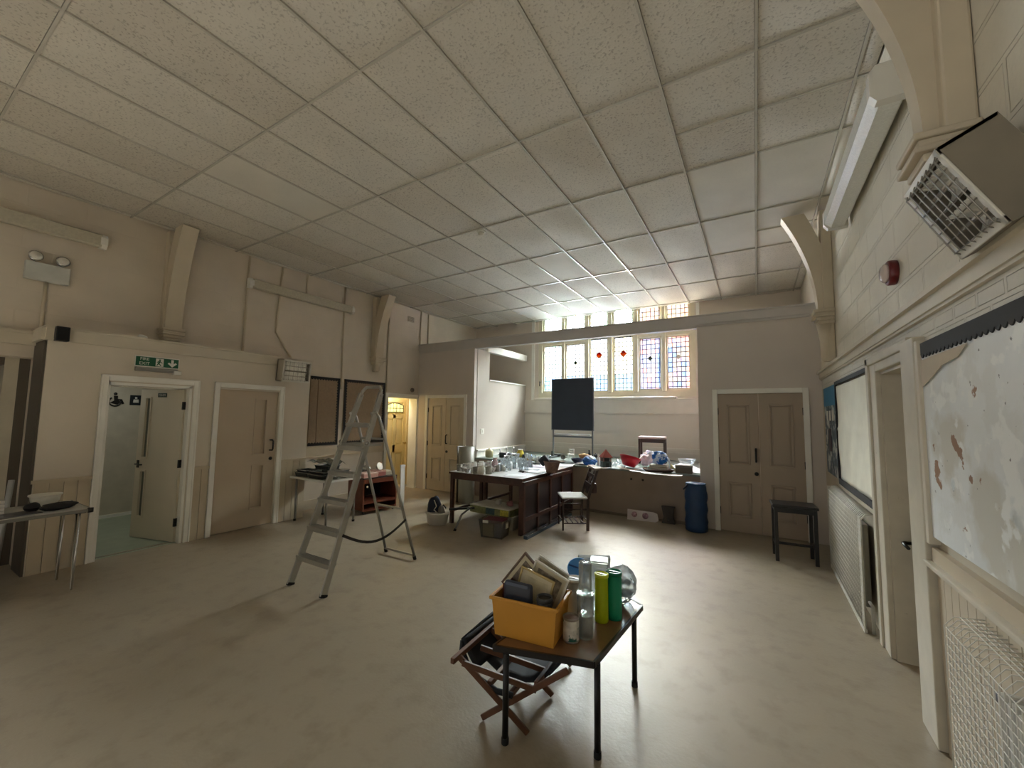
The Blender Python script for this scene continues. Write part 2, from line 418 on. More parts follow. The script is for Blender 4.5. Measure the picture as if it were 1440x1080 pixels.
# door 3: doorway in the left wall, vestibule and a cream panelled door with a fan glass
vb = MB()
vb.box(-8.35, XM-.22, 5.7, 5.78, 0, 2.4); vb.box(-8.35, XM-.22, 7.22, 7.3, 0, 2.4); vb.box(-8.35, XM-.22, 5.7, 7.3, 2.32, 2.4)
vb.box(-7.22, -7.14, 5.78, 6.3, 0, 2.32); vb.box(-7.22, -7.14, 7.03, 7.22, 0, 2.32); vb.box(-7.22, -7.14, 6.3, 7.03, 2.06, 2.32)
struct('wall_vestibule', vb, M('vestibule_cream', (232, 215, 170), .55))
fr = MB(); architrave_x(fr, XM, 5.91, 6.94, 2.1, .07)
for y in (5.98, 6.85): fr.box(XM-.24, XM+.004, y-.006, y+.022, 0, 2.03)
fr.box(XM-.24, XM+.004, 5.98, 6.87, 2.01, 2.03)
struct('trim_8', fr, white)
d3 = dstruct('door_3', (-7.16, 6.31, 0))
dm = M('yellow_cream_door', (232, 214, 160), .4, var=.03)
lf = MB(); w = .71
pan = [(.09, .315, .25, .78), (.395, .62, .25, .78), (.09, .315, .95, 1.56), (.395, .62, .95, 1.56)]
lf.box(-.045, -.012, 0, w, .01, 2.05)
for p0, p1, z0, z1 in ((0, .09, .01, 2.05), (.62, w, .01, 2.05), (.315, .395, .01, 1.64), (.09, .62, .01, .25), (.09, .62, .78, .95), (.09, .62, 1.56, 1.66), (.09, .62, 1.93, 2.05)): lf.box(-.012, .006, p0, p1, z0, z1)
lf.build('leaf', dm, d3)
for p0, p1, z0, z1 in pan: MB().box(-.014, .001, p0+.03, p1-.03, z0+.03, z1-.03, .012).build('panel', dm, d3)
arc = [(.1+.51*k/10, 1.86+.055*math.sin(PI*k/10)) for k in range(11)]
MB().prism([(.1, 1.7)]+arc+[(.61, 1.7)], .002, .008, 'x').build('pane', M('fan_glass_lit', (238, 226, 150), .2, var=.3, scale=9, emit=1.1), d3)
ld = MB(); ld.tube([(.011, a, b) for a, b in [(.1, 1.7)]+arc+[(.61, 1.7)]], .011, 6, closed=True)
for k in (2, 4, 6, 8): ld.tube([(.011, .1+.051*k, 1.7), (.011, .1+.051*k, 1.86+.055*math.sin(PI*k/10))], .006, 5)
ld.tube([(.011, .1, 1.79), (.011, .61, 1.79)], .006, 5)
ld.build('leading', M('lead_dark', (50, 48, 44), .6), d3)
MB().lathe([(.0, 0), (.012, 0), (.012, .03), (.03, .05), (.026, .065), (0, .07)], mtx=Matrix.Translation((.006, .66, .98)) @ Matrix.Rotation(PI/2, 4, 'Y'), n=12).build('knob', M('brass', (190, 160, 90), .3, .9), d3)

# door 7: dark recess left of the lobby
fr = MB(); fr.box(XM-.6, XM-.22, -.34, -.28, 0, 2.25); fr.box(XM-.6, XM-.22, 1.0, 1.08, 0, 2.25); fr.box(XM-.6, XM-.225, -.28, 1.0, 2.12, 2.2); fr.box(XM-.6, XM-.225, -.3, 1.08, 2.2, 2.28); fr.box(XM-.6, XM-.225, -.3, 1.08, -.01, .0); fr.box(XM, XL-.008, 1.06, 1.078, .0, 2.36)  # last box: added board, its brown standing for shade on the lobby end
struct('trim_9', fr, M('recess_paint_and_shade', (86, 78, 68), .6))
d7 = dstruct('door_7', (XM-.55, -.28, 0))
lf = MB(); lf.box(-.04, 0, 0, 1.28, 0, 1.05); lf.box(-.04, 0, 0, .12, 1.05, 2.17); lf.box(-.04, 0, 1.16, 1.28, 1.05, 2.17); lf.box(-.04, 0, .12, 1.16, 2.05, 2.17)
lf.build('leaf', M('recess_dark_paint', (84, 78, 70), .5), d7)
MB().box(-.025, -.015, .12, 1.16, 1.05, 2.05).build('panel', M('grey_blue_panel', (92, 98, 106), .4), d7)

# ---- toilet corridor behind the lobby
tw = MB(); tw.box(-8.7, -8.6, .9, 3.6, 0, 2.6); tw.box(-8.6, XM-.22, .9, 1.0, 0, 2.6); tw.box(-8.6, XM-.22, 3.5, 3.6, 0, 2.6); tw.box(-8.6, XM-.22, .9, 3.6, 2.5, 2.6)
struct('wall_corridor', tw, M('corridor_grey_paint', (196, 188, 170), .6))
struct('baseboard_corridor', MB().box(-8.6, -8.585, 1.0, 3.5, 0, .05), white)
struct('trim_10', MB().box(-8.6, XL-.06, 1.2, 3.5, 0, .003), M('corridor_green_vinyl', (150, 160, 140), .35, var=.1))
struct('trim_11', MB().box(XL-.14, XL-.1, 1.58, 2.335, .003, .01), chrome)

# wheelchair and changing-room signs on the corridor wall
sg = thing('wheelchair_sign', (-8.6, 2.26, 1.82), 0, 'black wheelchair symbol stuck on the wall beyond the open toilet door', 'sign')
s = MB(); s.tube([(.004, .07*math.cos(t)-.01, -.03+.07*math.sin(t)) for t in [2.2+.25*k for k in range(18)]], .011, 6)
s.lathe([(0, 0), (.022, 0), (.022, .008), (0, .008)], mtx=Matrix.Translation((0, -.01, .09)) @ Matrix.Rotation(PI/2, 4, 'Y'), n=12)
s.prism([(-.03, .06), (.02, .06), (.02, .01), (.07, .01), (.1, -.06), (.075, -.07), (.05, -.015), (-.02, -.015)], 0, .008, 'x')
s.prism([(-.07, -.05), (.02, -.08), (.06, -.03), (0, 0)], 0, .006, 'x')
s.build('symbol', black_iron, sg)
sg = thing('changing_room_sign', (-8.6, 2.5, 1.82), 0, 'small square dark sign with a white figure beside the wheelchair symbol', 'sign')
MB().box(0, .006, -.075, .075, -.08, .08, .002).build('plate', M('sign_navy', (22, 32, 40), .4), sg)
s = MB(); s.lathe([(0, 0), (.016, 0), (.016, .003), (0, .003)], mtx=Matrix.Translation((.006, 0, .035)) @ Matrix.Rotation(PI/2, 4, 'Y'), n=12); s.prism([(-.03, .012), (.03, .012), (.035, -.04), (-.035, -.04)], .006, .009, 'x')
s.build('figure', plast_white, sg)

# ------------------------------------------------------------------ partition with two cupboards
pt = MB()
d = .1
pt.box(XM, -6.32, YP, YP+d, 0, 3.07); pt.box(-5.31, -5.06, YP, YP+d, 0, 3.07); pt.box(-6.32, -5.31, YP, YP+d, 2.03, 3.07)
pt.box(-.755, -.49, YP, YP+d, 0, 3.12); pt.box(.565, XR, YP, YP+d, 0, 3.12); pt.box(-.49, .565, YP, YP+d, 2.03, 3.12)
struct('wall_partition', pt, grey_part)
fs = MB(); fs.box(XM, XR, YP-.02, YP+.12, 3.08, 3.255); fs.box(XM, -.75, YP-.012, YP+.11, 3.06, 3.09); fs.box(-.755, XR-.02, YP-.035, YP+.01, 3.115, 3.135)
fs.box(XM, XR, YP-.04, YP+.14, 3.245, 3.262)
struct('trim_12', fs, M('fascia_grey_paint', (196, 191, 187), .5, var=.03))
sd = MB(); sd.box(-5.15, -5.05, YP+d, YB, .93, 2.43); sd.box(-5.15, -5.05, YP+d, 7.43, 2.43, 3.07)
sd.box(-.755, -.66, YP+d, YB, 0, 3.24)
struct('wall_alcove', sd, M('alcove_side_paint', (188, 179, 168), .6, var=.03, scale=2, bump=.05))
al = MB(); al.box(-5.17, -5.03, 7.43, YB, 2.42, 2.445); al.box(-5.12, -5.0, 7.3, YB-.02, 3.05, 3.2); al.box(-5.05, -5.03, YP+d, YB, .77, .935); al.box(-5.05, -5.0, YP+d, YB, .9, .93)
struct('trim_13', al, white)
sw = thing('light_switch', (-5.05, 7.19, 1.31), 0, 'white light switch on the pale alcove side wall', 'switch')
MB().box(0, .012, -.06, .06, -.06, .06, .005).build('plate', plast_white, sw); MB().box(.012, .02, -.015, .015, -.025, .025, .003).build('rocker', plast_white, sw)

def cupboard_doors(name, x0, x1, ztop, mat, handle_leaf):
    root = dstruct(name, (0, YP+.03, 0)); mid = (x0+x1)/2
    for k, (a, b) in enumerate(((x0, mid-.003), (mid+.003, x1))):
        w = b-a; s0, s1 = a+.22*w, b-.22*w
        lf = MB(); lf.box(a, b, -.01, .03, .01, ztop)
        for p0, p1, z0, z1 in ((a, s0, .01, ztop), (s1, b, .01, ztop), (s0, s1, .01, .22), (s0, s1, .72, .98), (s0, s1, 1.86, ztop)): lf.box(p0, p1, -.024, -.01, z0, z1)
        lf = lf.build('leaf', mat, root)
        for z0, z1 in ((.22, .72), (.98, 1.86)):
            MB().box(s0+.045, s1-.045, -.019, -.01, z0+.045, z1-.045, .006).build('panel', mat, lf)
            mo = MB()
            for p0, p1, c0, c1 in ((s0, s0+.028, z0, z1), (s1-.028, s1, z0, z1), (s0, s1, z0, z0+.028), (s0, s1, z1-.028, z1)): mo.box(p0, p1, -.034, -.01, c0, c1, .008)
            mo.build('moulding', mat, lf)
        hx = a if k == 0 else b
        for z in (.3, 1.02, 1.76): MB().tube([(hx, -.03, z-.05), (hx, -.03, z+.05)], .01, 6).build('hinge', black_iron, lf)
    hx = mid-.05 if handle_leaf == 0 else mid+.05
    MB().tube([(hx, -.024, 1.03), (hx, -.07, 1.04), (hx, -.075, 1.06), (hx, -.075, 1.19), (hx, -.07, 1.21), (hx, -.024, 1.22)], .012).build('handle', black_iron, root)
    MB().lathe([(0, 0), (.028, 0), (.026, .014), (0, .016)], mtx=Matrix.Translation((hx, -.024, .86)) @ Matrix.Rotation(PI/2, 4, 'X'), n=14).build('lock', black_iron, root)
    return root
cupboard_doors('door_4', -6.32, -5.31, 2.025, M('cupboard_door_paint_pale', (206, 194, 172), .42, var=.03), 1)
cupboard_doors('door_5', -.49, .565, 2.025, door_brown, 0)
fr = MB(); architrave_y(fr, YP, -6.4, -5.235, 2.09); struct('trim_14', fr, white)
fr = MB(); architrave_y(fr, YP, -.56, .635, 2.09); struct('trim_15', fr, white)

# ------------------------------------------------------------------ back wall and leaded window
WX0, WX1, WZ0 = -4.68, -1.03, 2.1
bw = MB()
bw.box(XM, WX0, YB, YB+.2, 0, 4.42); bw.box(WX1, XR, YB, YB+.2, 0, 4.42); bw.box(WX0, WX1, YB, YB+.2, 0, WZ0); bw.box(WX0, WX1, YB, YB+.2, 4.2, 4.42)
struct('wall_back', bw, alc_paint)
sl = MB(); sl.box(-5.05, -.99, YB-.035, YB, 1.76, WZ0-.04, .006); sl.box(WX0-.06, -1.4, YB-.14, YB+.04, WZ0-.05, WZ0, .01)
sl.box(-5.05, -.99, YB-.05, YB, 1.735, 1.775)
sl.box(-5.05, -.755, YB-.03, YB, .77, 1.0); sl.box(-5.05, -.755, YB-.05, YB, .98, 1.02); sl.box(-5.05, -.755, YB-.055, YB, .9, .93)
struct('trim_16', sl, M('sill_white_paint', (226, 219, 206), .45, var=.03))
rail = MB(); rail.box(WX0-.18, WX0-.1, YB-.03, YB, 1.95, 4.05); rail.box(WX1+.03, WX1+.09, YB-.03, YB, 3.3, 4.05)
struct('trim_17', rail, white)

win = dstruct('window_1', (0, YB+.06, 0))
stone = M('window_stone_paint', (222, 214, 190), .5, var=.04)
lights = [(-4.555, -4.06), (-3.95, -3.46), (-3.33, -2.90), (-2.77, -2.32), (-2.185, -1.725), (-1.60, -1.14)]
mu = MB()
mu.box(WX0, -4.58, -.05, .08, WZ0+.13, 4.12); mu.box(-1.115, WX1, -.05, .08, WZ0+.13, 4.12)
mu.box(WX0, WX1, -.05, .08, WZ0, WZ0+.13); mu.box(WX0, WX1, -.05, .08, 4.12, 4.2)
mu.build('frame', stone, win)
for (a, b), (c, e) in zip(lights, lights[1:]): MB().box(b+.02, c-.02, -.06, .1, WZ0+.1, 4.12, .015).build('mullion', stone, win)
for a, b in ((0, 1), (4, 5)):
    MB().box(lights[a][0]-.04, lights[b][1]+.04, -.045, .09, 3.42, 3.52, .01).build('transom', stone, win)

def glass_mat(name, tints, low, warm):
    # leaded lights: cells of tinted glass between dark cames
    m = D.materials.new(name); m.use_nodes = True; nt = m.node_tree; N = nt.nodes; L = nt.links
    for n in list(N): N.remove(n)
    out = N.new('ShaderNodeOutputMaterial'); tc = N.new('ShaderNodeTexCoord'); sp = N.new('ShaderNodeSeparateXYZ'); L.new(tc.outputs['Object'], sp.inputs[0])
    def math_(op, a, b=None):
        n = N.new('ShaderNodeMath'); n.operation = op
        for i, v in enumerate((a, b)):
            if v is None: continue
            if isinstance(v, (int, float)): n.inputs[i].default_value = v
            else: L.new(v, n.inputs[i])
        return n.outputs[0]
    u = math_('DIVIDE', sp.outputs['X'], .0885); v = math_('DIVIDE', sp.outputs['Z'], .105)
    fu = math_('FRACT', u); fv = math_('FRACT', v)
    lead = math_('MAXIMUM', math_('LESS_THAN', fu, .15), math_('LESS_THAN', fv, .13))
    cb = N.new('ShaderNodeCombineXYZ'); L.new(math_('FLOOR', u), cb.inputs[0]); L.new(math_('FLOOR', v), cb.inputs[1])
    wn = N.new('ShaderNodeTexWhiteNoise'); wn.noise_dimensions = '3D'; L.new(cb.outputs[0], wn.inputs['Vector'])
    cr = N.new('ShaderNodeValToRGB'); cr.color_ramp.interpolation = 'CONSTANT'
    els = cr.color_ramp.elements
    while len(els) < len(tints): els.new(.5)
    for i, t in enumerate(tints): els[i].position = i/len(tints); els[i].color = (*t, 1)
    L.new(wn.outputs['Value'], cr.inputs['Fac'])
    mx = N.new('ShaderNodeMix'); mx.data_type = 'RGBA'
    no = N.new('ShaderNodeTexNoise'); no.inputs['Scale'].default_value = 25; L.new(tc.outputs['Object'], no.inputs['Vector'])
    L.new(math_('LESS_THAN', math_('ADD', sp.outputs['Z'], math_('MULTIPLY', no.outputs['Fac'], .25)), WZ0+.17+low+.12), mx.inputs['Factor'])
    L.new(cr.outputs['Color'], mx.inputs['A']); mx.inputs['B'].default_value = (.42, .62, .86, 1)
    tr = N.new('ShaderNodeBsdfTransparent'); L.new(mx.outputs['Result'], tr.inputs['Color'])
    tl = N.new('ShaderNodeBsdfTranslucent'); L.new(mx.outputs['Result'], tl.inputs['Color'])
    gl = N.new('ShaderNodeBsdfGlossy'); gl.inputs['Roughness'].default_value = .2
    m1 = N.new('ShaderNodeMixShader'); m1.inputs['Fac'].default_value = .012; L.new(tr.outputs[0], m1.inputs[1]); L.new(tl.outputs[0], m1.inputs[2])
    m2 = N.new('ShaderNodeMixShader'); m2.inputs['Fac'].default_value = .05; L.new(m1.outputs[0], m2.inputs[1]); L.new(gl.outputs[0], m2.inputs[2])
    df = N.new('ShaderNodeBsdfDiffuse'); df.inputs['Color'].default_value = (.03, .03, .04, 1)
    m3 = N.new('ShaderNodeMixShader'); L.new(lead, m3.inputs['Fac']); L.new(m2.outputs[0], m3.inputs[1]); L.new(df.outputs[0], m3.inputs[2])
    L.new(m3.outputs[0], out.inputs['Surface']); return m
Wh = (.95, .96, .98); Ye = (.95, .91, .76); Bl = (.62, .76, .92); Pk = (.92, .74, .74); Or = (.95, .8, .68); Gr = (.7, .85, .75); Ld = (.62, .68, .85)
gm = [glass_mat('leaded_white', [Wh, Wh, Wh, Gr], -1, 0), glass_mat('leaded_cream', [Wh, Ye, Wh, Wh], -1, 0), glass_mat('leaded_straw', [Wh, Ye, Wh, Wh], -1, 0),
      glass_mat('leaded_straw_pale', [Wh, Ye, Wh, Ye], -1, 0), glass_mat('leaded_blue_pink', [Bl, Ld, Pk, Ld, Wh], -1, 0), glass_mat('leaded_pink_orange', [Pk, Or, Ld, Pk, Wh, Or], -1, 0)]
gmtop = [glass_mat('leaded_top_white', [Wh, Wh, Gr], -1, 0), glass_mat('leaded_top_amber', [Ye, Or, Wh], -1, 0)]
came = M('lead_came', (44, 42, 46), .6)
red_gl = clear_mat('red_glass', (120, 22, 12), .3); yel_gl = clear_mat('amber_glass', (150, 84, 14), .3); grn_gl = clear_mat('green_glass', (50, 66, 40), .35)
for k, (a, b) in enumerate(lights):
    pan = [(WZ0+.16, 3.41), (3.54, 4.11)] if k not in (2, 3) else [(WZ0+.14, 3.5), (3.56, 4.11)]
    for q, (z0, z1) in enumerate(pan):
        P = MB().box(a, b, .02, .026, z0, z1).build('pane', gm[k] if q == 0 else gmtop[1 if k > 3 else 0], win)
        e = MB()
        for x0, x1, c0, c1 in ((a-.035, a+.012, z0-.035, z1+.035), (b-.012, b+.035, z0-.035, z1+.035), (a, b, z0-.035, z0+.012), (a, b, z1-.012, z1+.035)): e.box(x0, x1, -.01, .05, c0, c1)
        e.build('sash', stone, P)
        fr = MB()
        for x0, x1, c0, c1 in ((a+.012, a+.024, z0+.012, z1-.012), (b-.024, b-.012, z0+.012, z1-.012), (a+.012, b-.012, z0+.012, z0+.024), (a+.012, b-.012, z1-.024, z1-.012)): fr.box(x0, x1, .012, .02, c0, c1)
        fr.build('came', came, P)
    cx = (a+b)/2; zc = 3.1 if k in (2, 3) else 2.95
    if k in (1, 2, 3, 4, 5):
        r = .085 if k in (2, 3) else .055
        mo = MB(); mo.prism([(cx-r, zc), (cx, zc-r), (cx+r, zc)], .006, .012, 'y'); P2 = mo.build('motif', yel_gl if k in (2, 3) else grn_gl if k != 5 else plast_white, win)
        MB().prism([(cx-r, zc), (cx+r, zc), (cx, zc+r)], .006, .012, 'y').build('motif', red_gl if k in (2, 3) else grn_gl if k != 5 else plast_white, P2)
MB().tube([(-4.62, -.07, 2.5), (-4.62, -.1, 2.52), (-4.62, -.1, 2.4)], .012).build('catch', black_iron, win)

# ------------------------------------------------------------------ stage-like counter across the alcove
ct = thing('alcove_counter', (-2.9, 7.95, 0), 0, 'full width painted platform counter filling the alcove below the leaded window', 'counter')
MB().box(-2.14, 2.14, -1.0, -.93, 0, .745).build('front_panel', M('counter_front_taupe', (158, 142, 128), .55, var=.08, scale=3, second=(200, 186, 170), lo=.69, hi=.71, tscale=9), ct)
MB().box(-2.14, 2.14, -1.02, 1.08, .745, .775, .004).build('top', M('counter_green_grey_top', (130, 142, 136), .3, var=.08), ct)
for x in (1.08, 1.27): MB().lathe([(0, 0), (.018, 0), (.018, .004), (0, .004)], mtx=Matrix.Translation((x, -1.0, .62)) @ Matrix.Rotation(PI/2, 4, 'X'), n=10).build('bolt', black_iron, ct)
struct('trim_18', MB().box(-2.7, -.76, 6.915, 6.95, .0, .04), M('floor_strip_brown', (120, 108, 96), .6))

# ------------------------------------------------------------------ right wall
rw = MB(); X2 = XR+.16
for y0, y1, z0, z1 in ((Y0, 3.2, 0, 2.06), (3.2, 3.9, 2.0, 2.06), (3.9, YB, 0, 2.06)): rw.box(XR, X2, y0, y1, z0, z1)
struct('wall_right', rw, M('right_wall_lower_paint', (196, 186, 166), .55, var=.05, scale=3, bump=.1))
struct('trim_19', MB().box(XR, X2, Y0, YB, 2.06, 2.19), r_brick)
struct('wall_right_upper', MB().box(XR, X2, Y0, YB, 2.29, 4.42), r_block)
tr = MB(); tr.box(XR-.03, X2, Y0, YP, 2.2, 2.29); tr.box(XR-.055, XR, Y0, YP, 2.265, 2.295); tr.box(XR-.02, X2, Y0, YP, 2.185, 2.205)
struct('trim_20', tr, trimgrey)
# doorway with a deep frame and a door set back
fr = MB(); fr.box(XR-.03, XR+.01, 3.9, 4.1, 0, 2.1, .006); fr.box(XR-.045, XR, 4.05, 4.12, 0, 2.12, .006); fr.box(XR-.03, XR+.01, 3.2, 3.9, 2.0, 2.1, .006); fr.box(XR-.045, XR, 3.1, 4.12, 2.06, 2.12, .006)
fr.box(XR, XR+.15, 3.88, 3.9, 0, 2.0); fr.box(XR, XR+.15, 3.2, 3.22, 0, 2.0); fr.box(XR, XR+.15, 3.2, 3.9, 1.98, 2.0)
fr.box(XR-.05, XR+.01, 2.97, 3.2, 0, 2.1, .006); 
struct('trim_21', fr, M('door_frame_greyed_white', (200, 192, 174), .42, var=.06, scale=9, second=(150, 138, 120), lo=.7, hi=.73, tscale=16))
d6 = dstruct('door_6', (XR+.13, 3.22, 0))
lf = MB(); lf.box(0, .04, 0, .66, .01, 1.98)
for p0, p1, z0, z1 in ((0, .1, .01, 1.98), (.56, .66, .01, 1.98), (.1, .56, .01, .25), (.1, .56, .62, .98), (.1, .56, 1.85, 1.98)): lf.box(-.016, 0, p0, p1, z0, z1)
lf = lf.build('leaf', M('inner_door_taupe', (160, 146, 124), .45, var=.04), d6)
MB().box(-.02, 0, .53, .6, 1.62, 1.8, .004).build('bolt_plate', black_iron, d6)
h = MB(); h.box(-.03, -.015, .56, .62, .72, .88, .004); h.tube([(-.02, .59, .82), (-.08, .59, .82), (-.085, .57, .82), (-.085, .46, .815)], .011); h.build('handle', black_iron, d6)

# near notice board: peeled, scuffed paint
nm = M('scuffed_white_board', (232, 235, 235), .5, var=.06, scale=3, second=(228, 230, 228), lo=.52, hi=.58, tscale=5, bump=.25, bscale=18)
nt = nm.node_tree; N = nt.nodes; L = nt.links; p = N['Principled BSDF']
def add_patch(m, rgb, scale, lo, hi, seed):
    nt = m.node_tree; N = nt.nodes; L = nt.links; p = N['Principled BSDF']
    tc = N.new('ShaderNodeTexCoord'); mp = N.new('ShaderNodeMapping'); mp.inputs['Location'].default_value = (seed, seed*.7, seed*1.3)
    L.new(tc.outputs['Object'], mp.inputs['Vector'])
    no = N.new('ShaderNodeTexNoise'); no.inputs['Scale'].default_value = scale; no.inputs['Detail'].default_value = 6; L.new(mp.outputs[0], no.inputs['Vector'])
    mr = N.new('ShaderNodeMapRange'); mr.inputs['From Min'].default_value = lo; mr.inputs['From Max'].default_value = hi; L.new(no.outputs['Fac'], mr.inputs['Value'])
    mx = N.new('ShaderNodeMix'); mx.data_type = 'RGBA'; old = p.inputs['Base Color'].links[0].from_socket
    L.new(mr.outputs['Result'], mx.inputs['Factor']); L.new(old, mx.inputs['A']); mx.inputs['B'].default_value = col(*rgb)
    L.new(mx.outputs['Result'], p.inputs['Base Color'])
add_patch(nm, (212, 210, 200), 2.2, .55, .62, 3.1)
add_patch(nm, (242, 244, 242), 7, .58, .62, 5.7)
add_patch(nm, (150, 112, 82), 5, .645, .655, 1.2)
add_patch(nm, (120, 120, 118), 26, .70, .72, 8.4)
add_patch(nm, (168, 188, 196), 2.6, .63, .72, 11)
nb = thing('notice_board', (XR-.002, 1.9, 1.52), 0, 'large peeling white notice board in the right foreground under a black scalloped border', 'board')
MB().box(-.03, 0, -1.3, 1.02, -.46, .53, .003).build('panel', nm, nb)
def scallop(y0, y1, z, dz, step, x, amp):
    pts = [(y0, z)]; n = max(2, int((y1-y0)/step))
    pts = [(y1, z), (y0, z)]
    for k in range(n):
        a = y0+(y1-y0)*k/n
        for q in range(4):
            t = q/4; pts.append((a+(y1-y0)/n*t, z-dz - amp*math.sin(PI*t)))
    pts.append((y1, z-dz)); return pts
MB().prism(scallop(-1.3, 1.0, .53, .06, .045, 0, .02), -.036, -.031, 'x').build('border', black_paper, nb)
MB().prism([(.98, .44), (.45, .445), (.55, .40), (.72, .385), (.85, .34), (.99, .30), (1.0, .33)], -.04, -.0365, 'x').build('torn_strip', M('torn_beige_paper', (206, 192, 172), .7), nb)
MB().box(-.045, 0, 1.02, 1.06, -.5, .55, .003).build('edge_strip', trimgrey, nb)
# far notice board: creased white lining paper
fb = thing('notice_board', (XR-.002, 4.84, 1.53), 0, 'cream paper notice board with black border left of the right doorway', 'board')
def paper(u, v):
    return Vector((-.027-.003*math.sin(9*v+4*u)-.002*math.sin(23*u+11*v)-(.006 if abs(v-.53) < .03 else 0), -.76+1.5*u, -.5+.98*v))
MB().grid(paper, 30, 30, .004).build('paper', M('cream_lining_paper', (236, 231, 214), .65, var=.05, scale=5, bump=.3, bscale=9), fb)
bd = MB(); bd.box(-.018, 0, -.78, .77, -.56, .53); bd.build('backing', M('board_backing', (120, 108, 94), .7), fb)
bd = MB(); bd.prism(scallop(-.76, .75, .53, .03, .045, 0, .012), -.04, -.034, 'x'); bd.box(-.04, -.02, .735, .765, -.52, .53); bd.prism([(y, z-.06) for y, z in scallop(-.76, .75, -.44, .045, .05, 0, .016)], -.042, -.034, 'x')
bd.build('border', black_paper, fb)
po = thing('poster', (XR, 6.23, 1.52), 0, 'tall blue topped collage poster near the far right corner', 'poster')
MB().box(-.012, 0, -.42, .42, -.53, .53).build('sheet', M('poster_collage', (70, 88, 104), .5, var=.5, scale=6, second=(200, 204, 200), lo=.5, hi=.56, tscale=7), po)
MB().box(-.016, -.012, -.42, .42, .3, .53).build('blue_band', M('poster_blue', (30, 116, 160), .5), po)
pp = MB(); pp.box(-.017, -.012, -.05, .12, -.25, .02); pp.build('dark_picture', M('poster_dark', (60, 40, 60), .5, var=.5, scale=14), po)
for k in range(3): MB().box(-.018, -.016, -.3+.2*k, -.18+.2*k, .12, .24).build('white_card', plast_white, po)

# near wainscot, cap and radiator guard
wn = MB(); boards_y(XR-.015, XR, Y0, 2.96, 0, .93, .085)
wn.box(XR-.03, XR, Y0, 2.96, .93, 1.0); struct('trim_22', wn, wains)
cap = MB(); cap.box(XR-.06, XR, Y0, 2.985, .905, .93, .006); struct('trim_23', cap, M('dado_cap_paint', (206, 196, 176), .4))
def guard(root, y0, y1, x0, x1, z0, z1, sp, r, mat):
    g = MB()
    n = int((y1-y0)/sp)
    for k in range(n+1):
        y = y0+(y1-y0)*k/n; g.tube([(x0, y, z0), (x0, y, z1-.04), (x0+.03, y, z1), (x1, y, z1+.01)], r, 4)
    m = int((z1-z0)/sp)
    for k in range(m+1):
        z = z0+(z1-.04-z0)*k/m; g.tube([(x1, y1, z), (x0+.02, y1, z), (x0, y1-.02, z), (x0, y0, z)], r, 4)
    for k in range(1, 5):
        x = x0+.03+(x1-x0-.03)*k/5; g.tube([(x, y0, z1+.004), (x, y1, z1+.004)], r, 4)
    return g.build('wire_mesh', mat, root)
wire = M('guard_white_wire', (214, 211, 200), .4)
rg = thing('radiator_guard', (XR, 1.8, 0), 0, 'near wire mesh radiator guard under the peeling notice board', 'radiator guard')
guard(rg, -1.2, .64, -.14, -.02, .03, .84, .034, .0022, wire)
rad = thing('radiator', (XR, 1.78, 0), 0, 'white column radiator inside the near mesh guard', 'radiator')
s = MB()
for k in range(20):
    y = -.9+.062*k; s.box(-.115, -.035, y, y+.045, .12, .74, .014)
s.tube([(-.075, -.9, .68), (-.075, .32, .68)], .022); s.tube([(-.075, -.9, .18), (-.075, .32, .18)], .022)
s.build('columns', M('radiator_paint', (196, 194, 186), .4), rad)
s = MB(); s.lathe([(.02, 0), (.024, .01), (.024, .05), (.016, .07)], mtx=Matrix.Translation((-.075, .34, .68)) @ Matrix.Rotation(-PI/2, 4, 'X'), n=12); s.build('valve', M('black_plastic', (30, 30, 30), .4), rad)
# far radiator guard, denser mesh
rg2 = thing('radiator_guard', (XR, 5.05, 0), 0, 'far fine mesh radiator guard under the cream paper board', 'radiator guard')
guard(rg2, -.8, .85, -.1, -.02, .03, .9, .045, .0062, wire)
bs = MB(); bs.box(-.11, -.09, -.8, .86, 0, .03); bs.box(-.11, 0, .845, .86, 0, .9); bs.box(-.104, -.096, -.8, -.72, .03, .88); bs.build('edge_frame', wire, rg2)
rad = thing('radiator', (XR, 5.08, 0), 0, 'white radiator panel hidden behind the far fine mesh guard', 'radiator')
s = MB(); s.box(-.07, -.03, -.7, .75, .15, .8, .01)
s.build('panel', M('radiator_grey', (140, 136, 126), .5), rad); s = MB(); s.tube([(-.05, -.72, .2), (-.05, -.82, .2), (-.05, -.82, 0)], .012); s.build('pipe', MATS['radiator_paint'], rad)

# sounder
so = thing('alarm_sounder', (XR, 3.38, 2.58), 0, 'round dark red fire alarm sounder with clear lens on the right wall', 'alarm')
RY = Matrix.Rotation(-PI/2, 4, 'Y')
MB().lathe([(0, 0), (.075, 0), (.078, .01), (.078, .04), (.072, .045), (0, .045)], mtx=RY, n=24).build('base', M('alarm_red', (96, 22, 24), .35), so)
MB().lathe([(0, .045), (.06, .045), (.058, .06), (.04, .075), (0, .08)], mtx=RY, n=24).build('lens', M('alarm_lens', (210, 196, 190), .15), so)

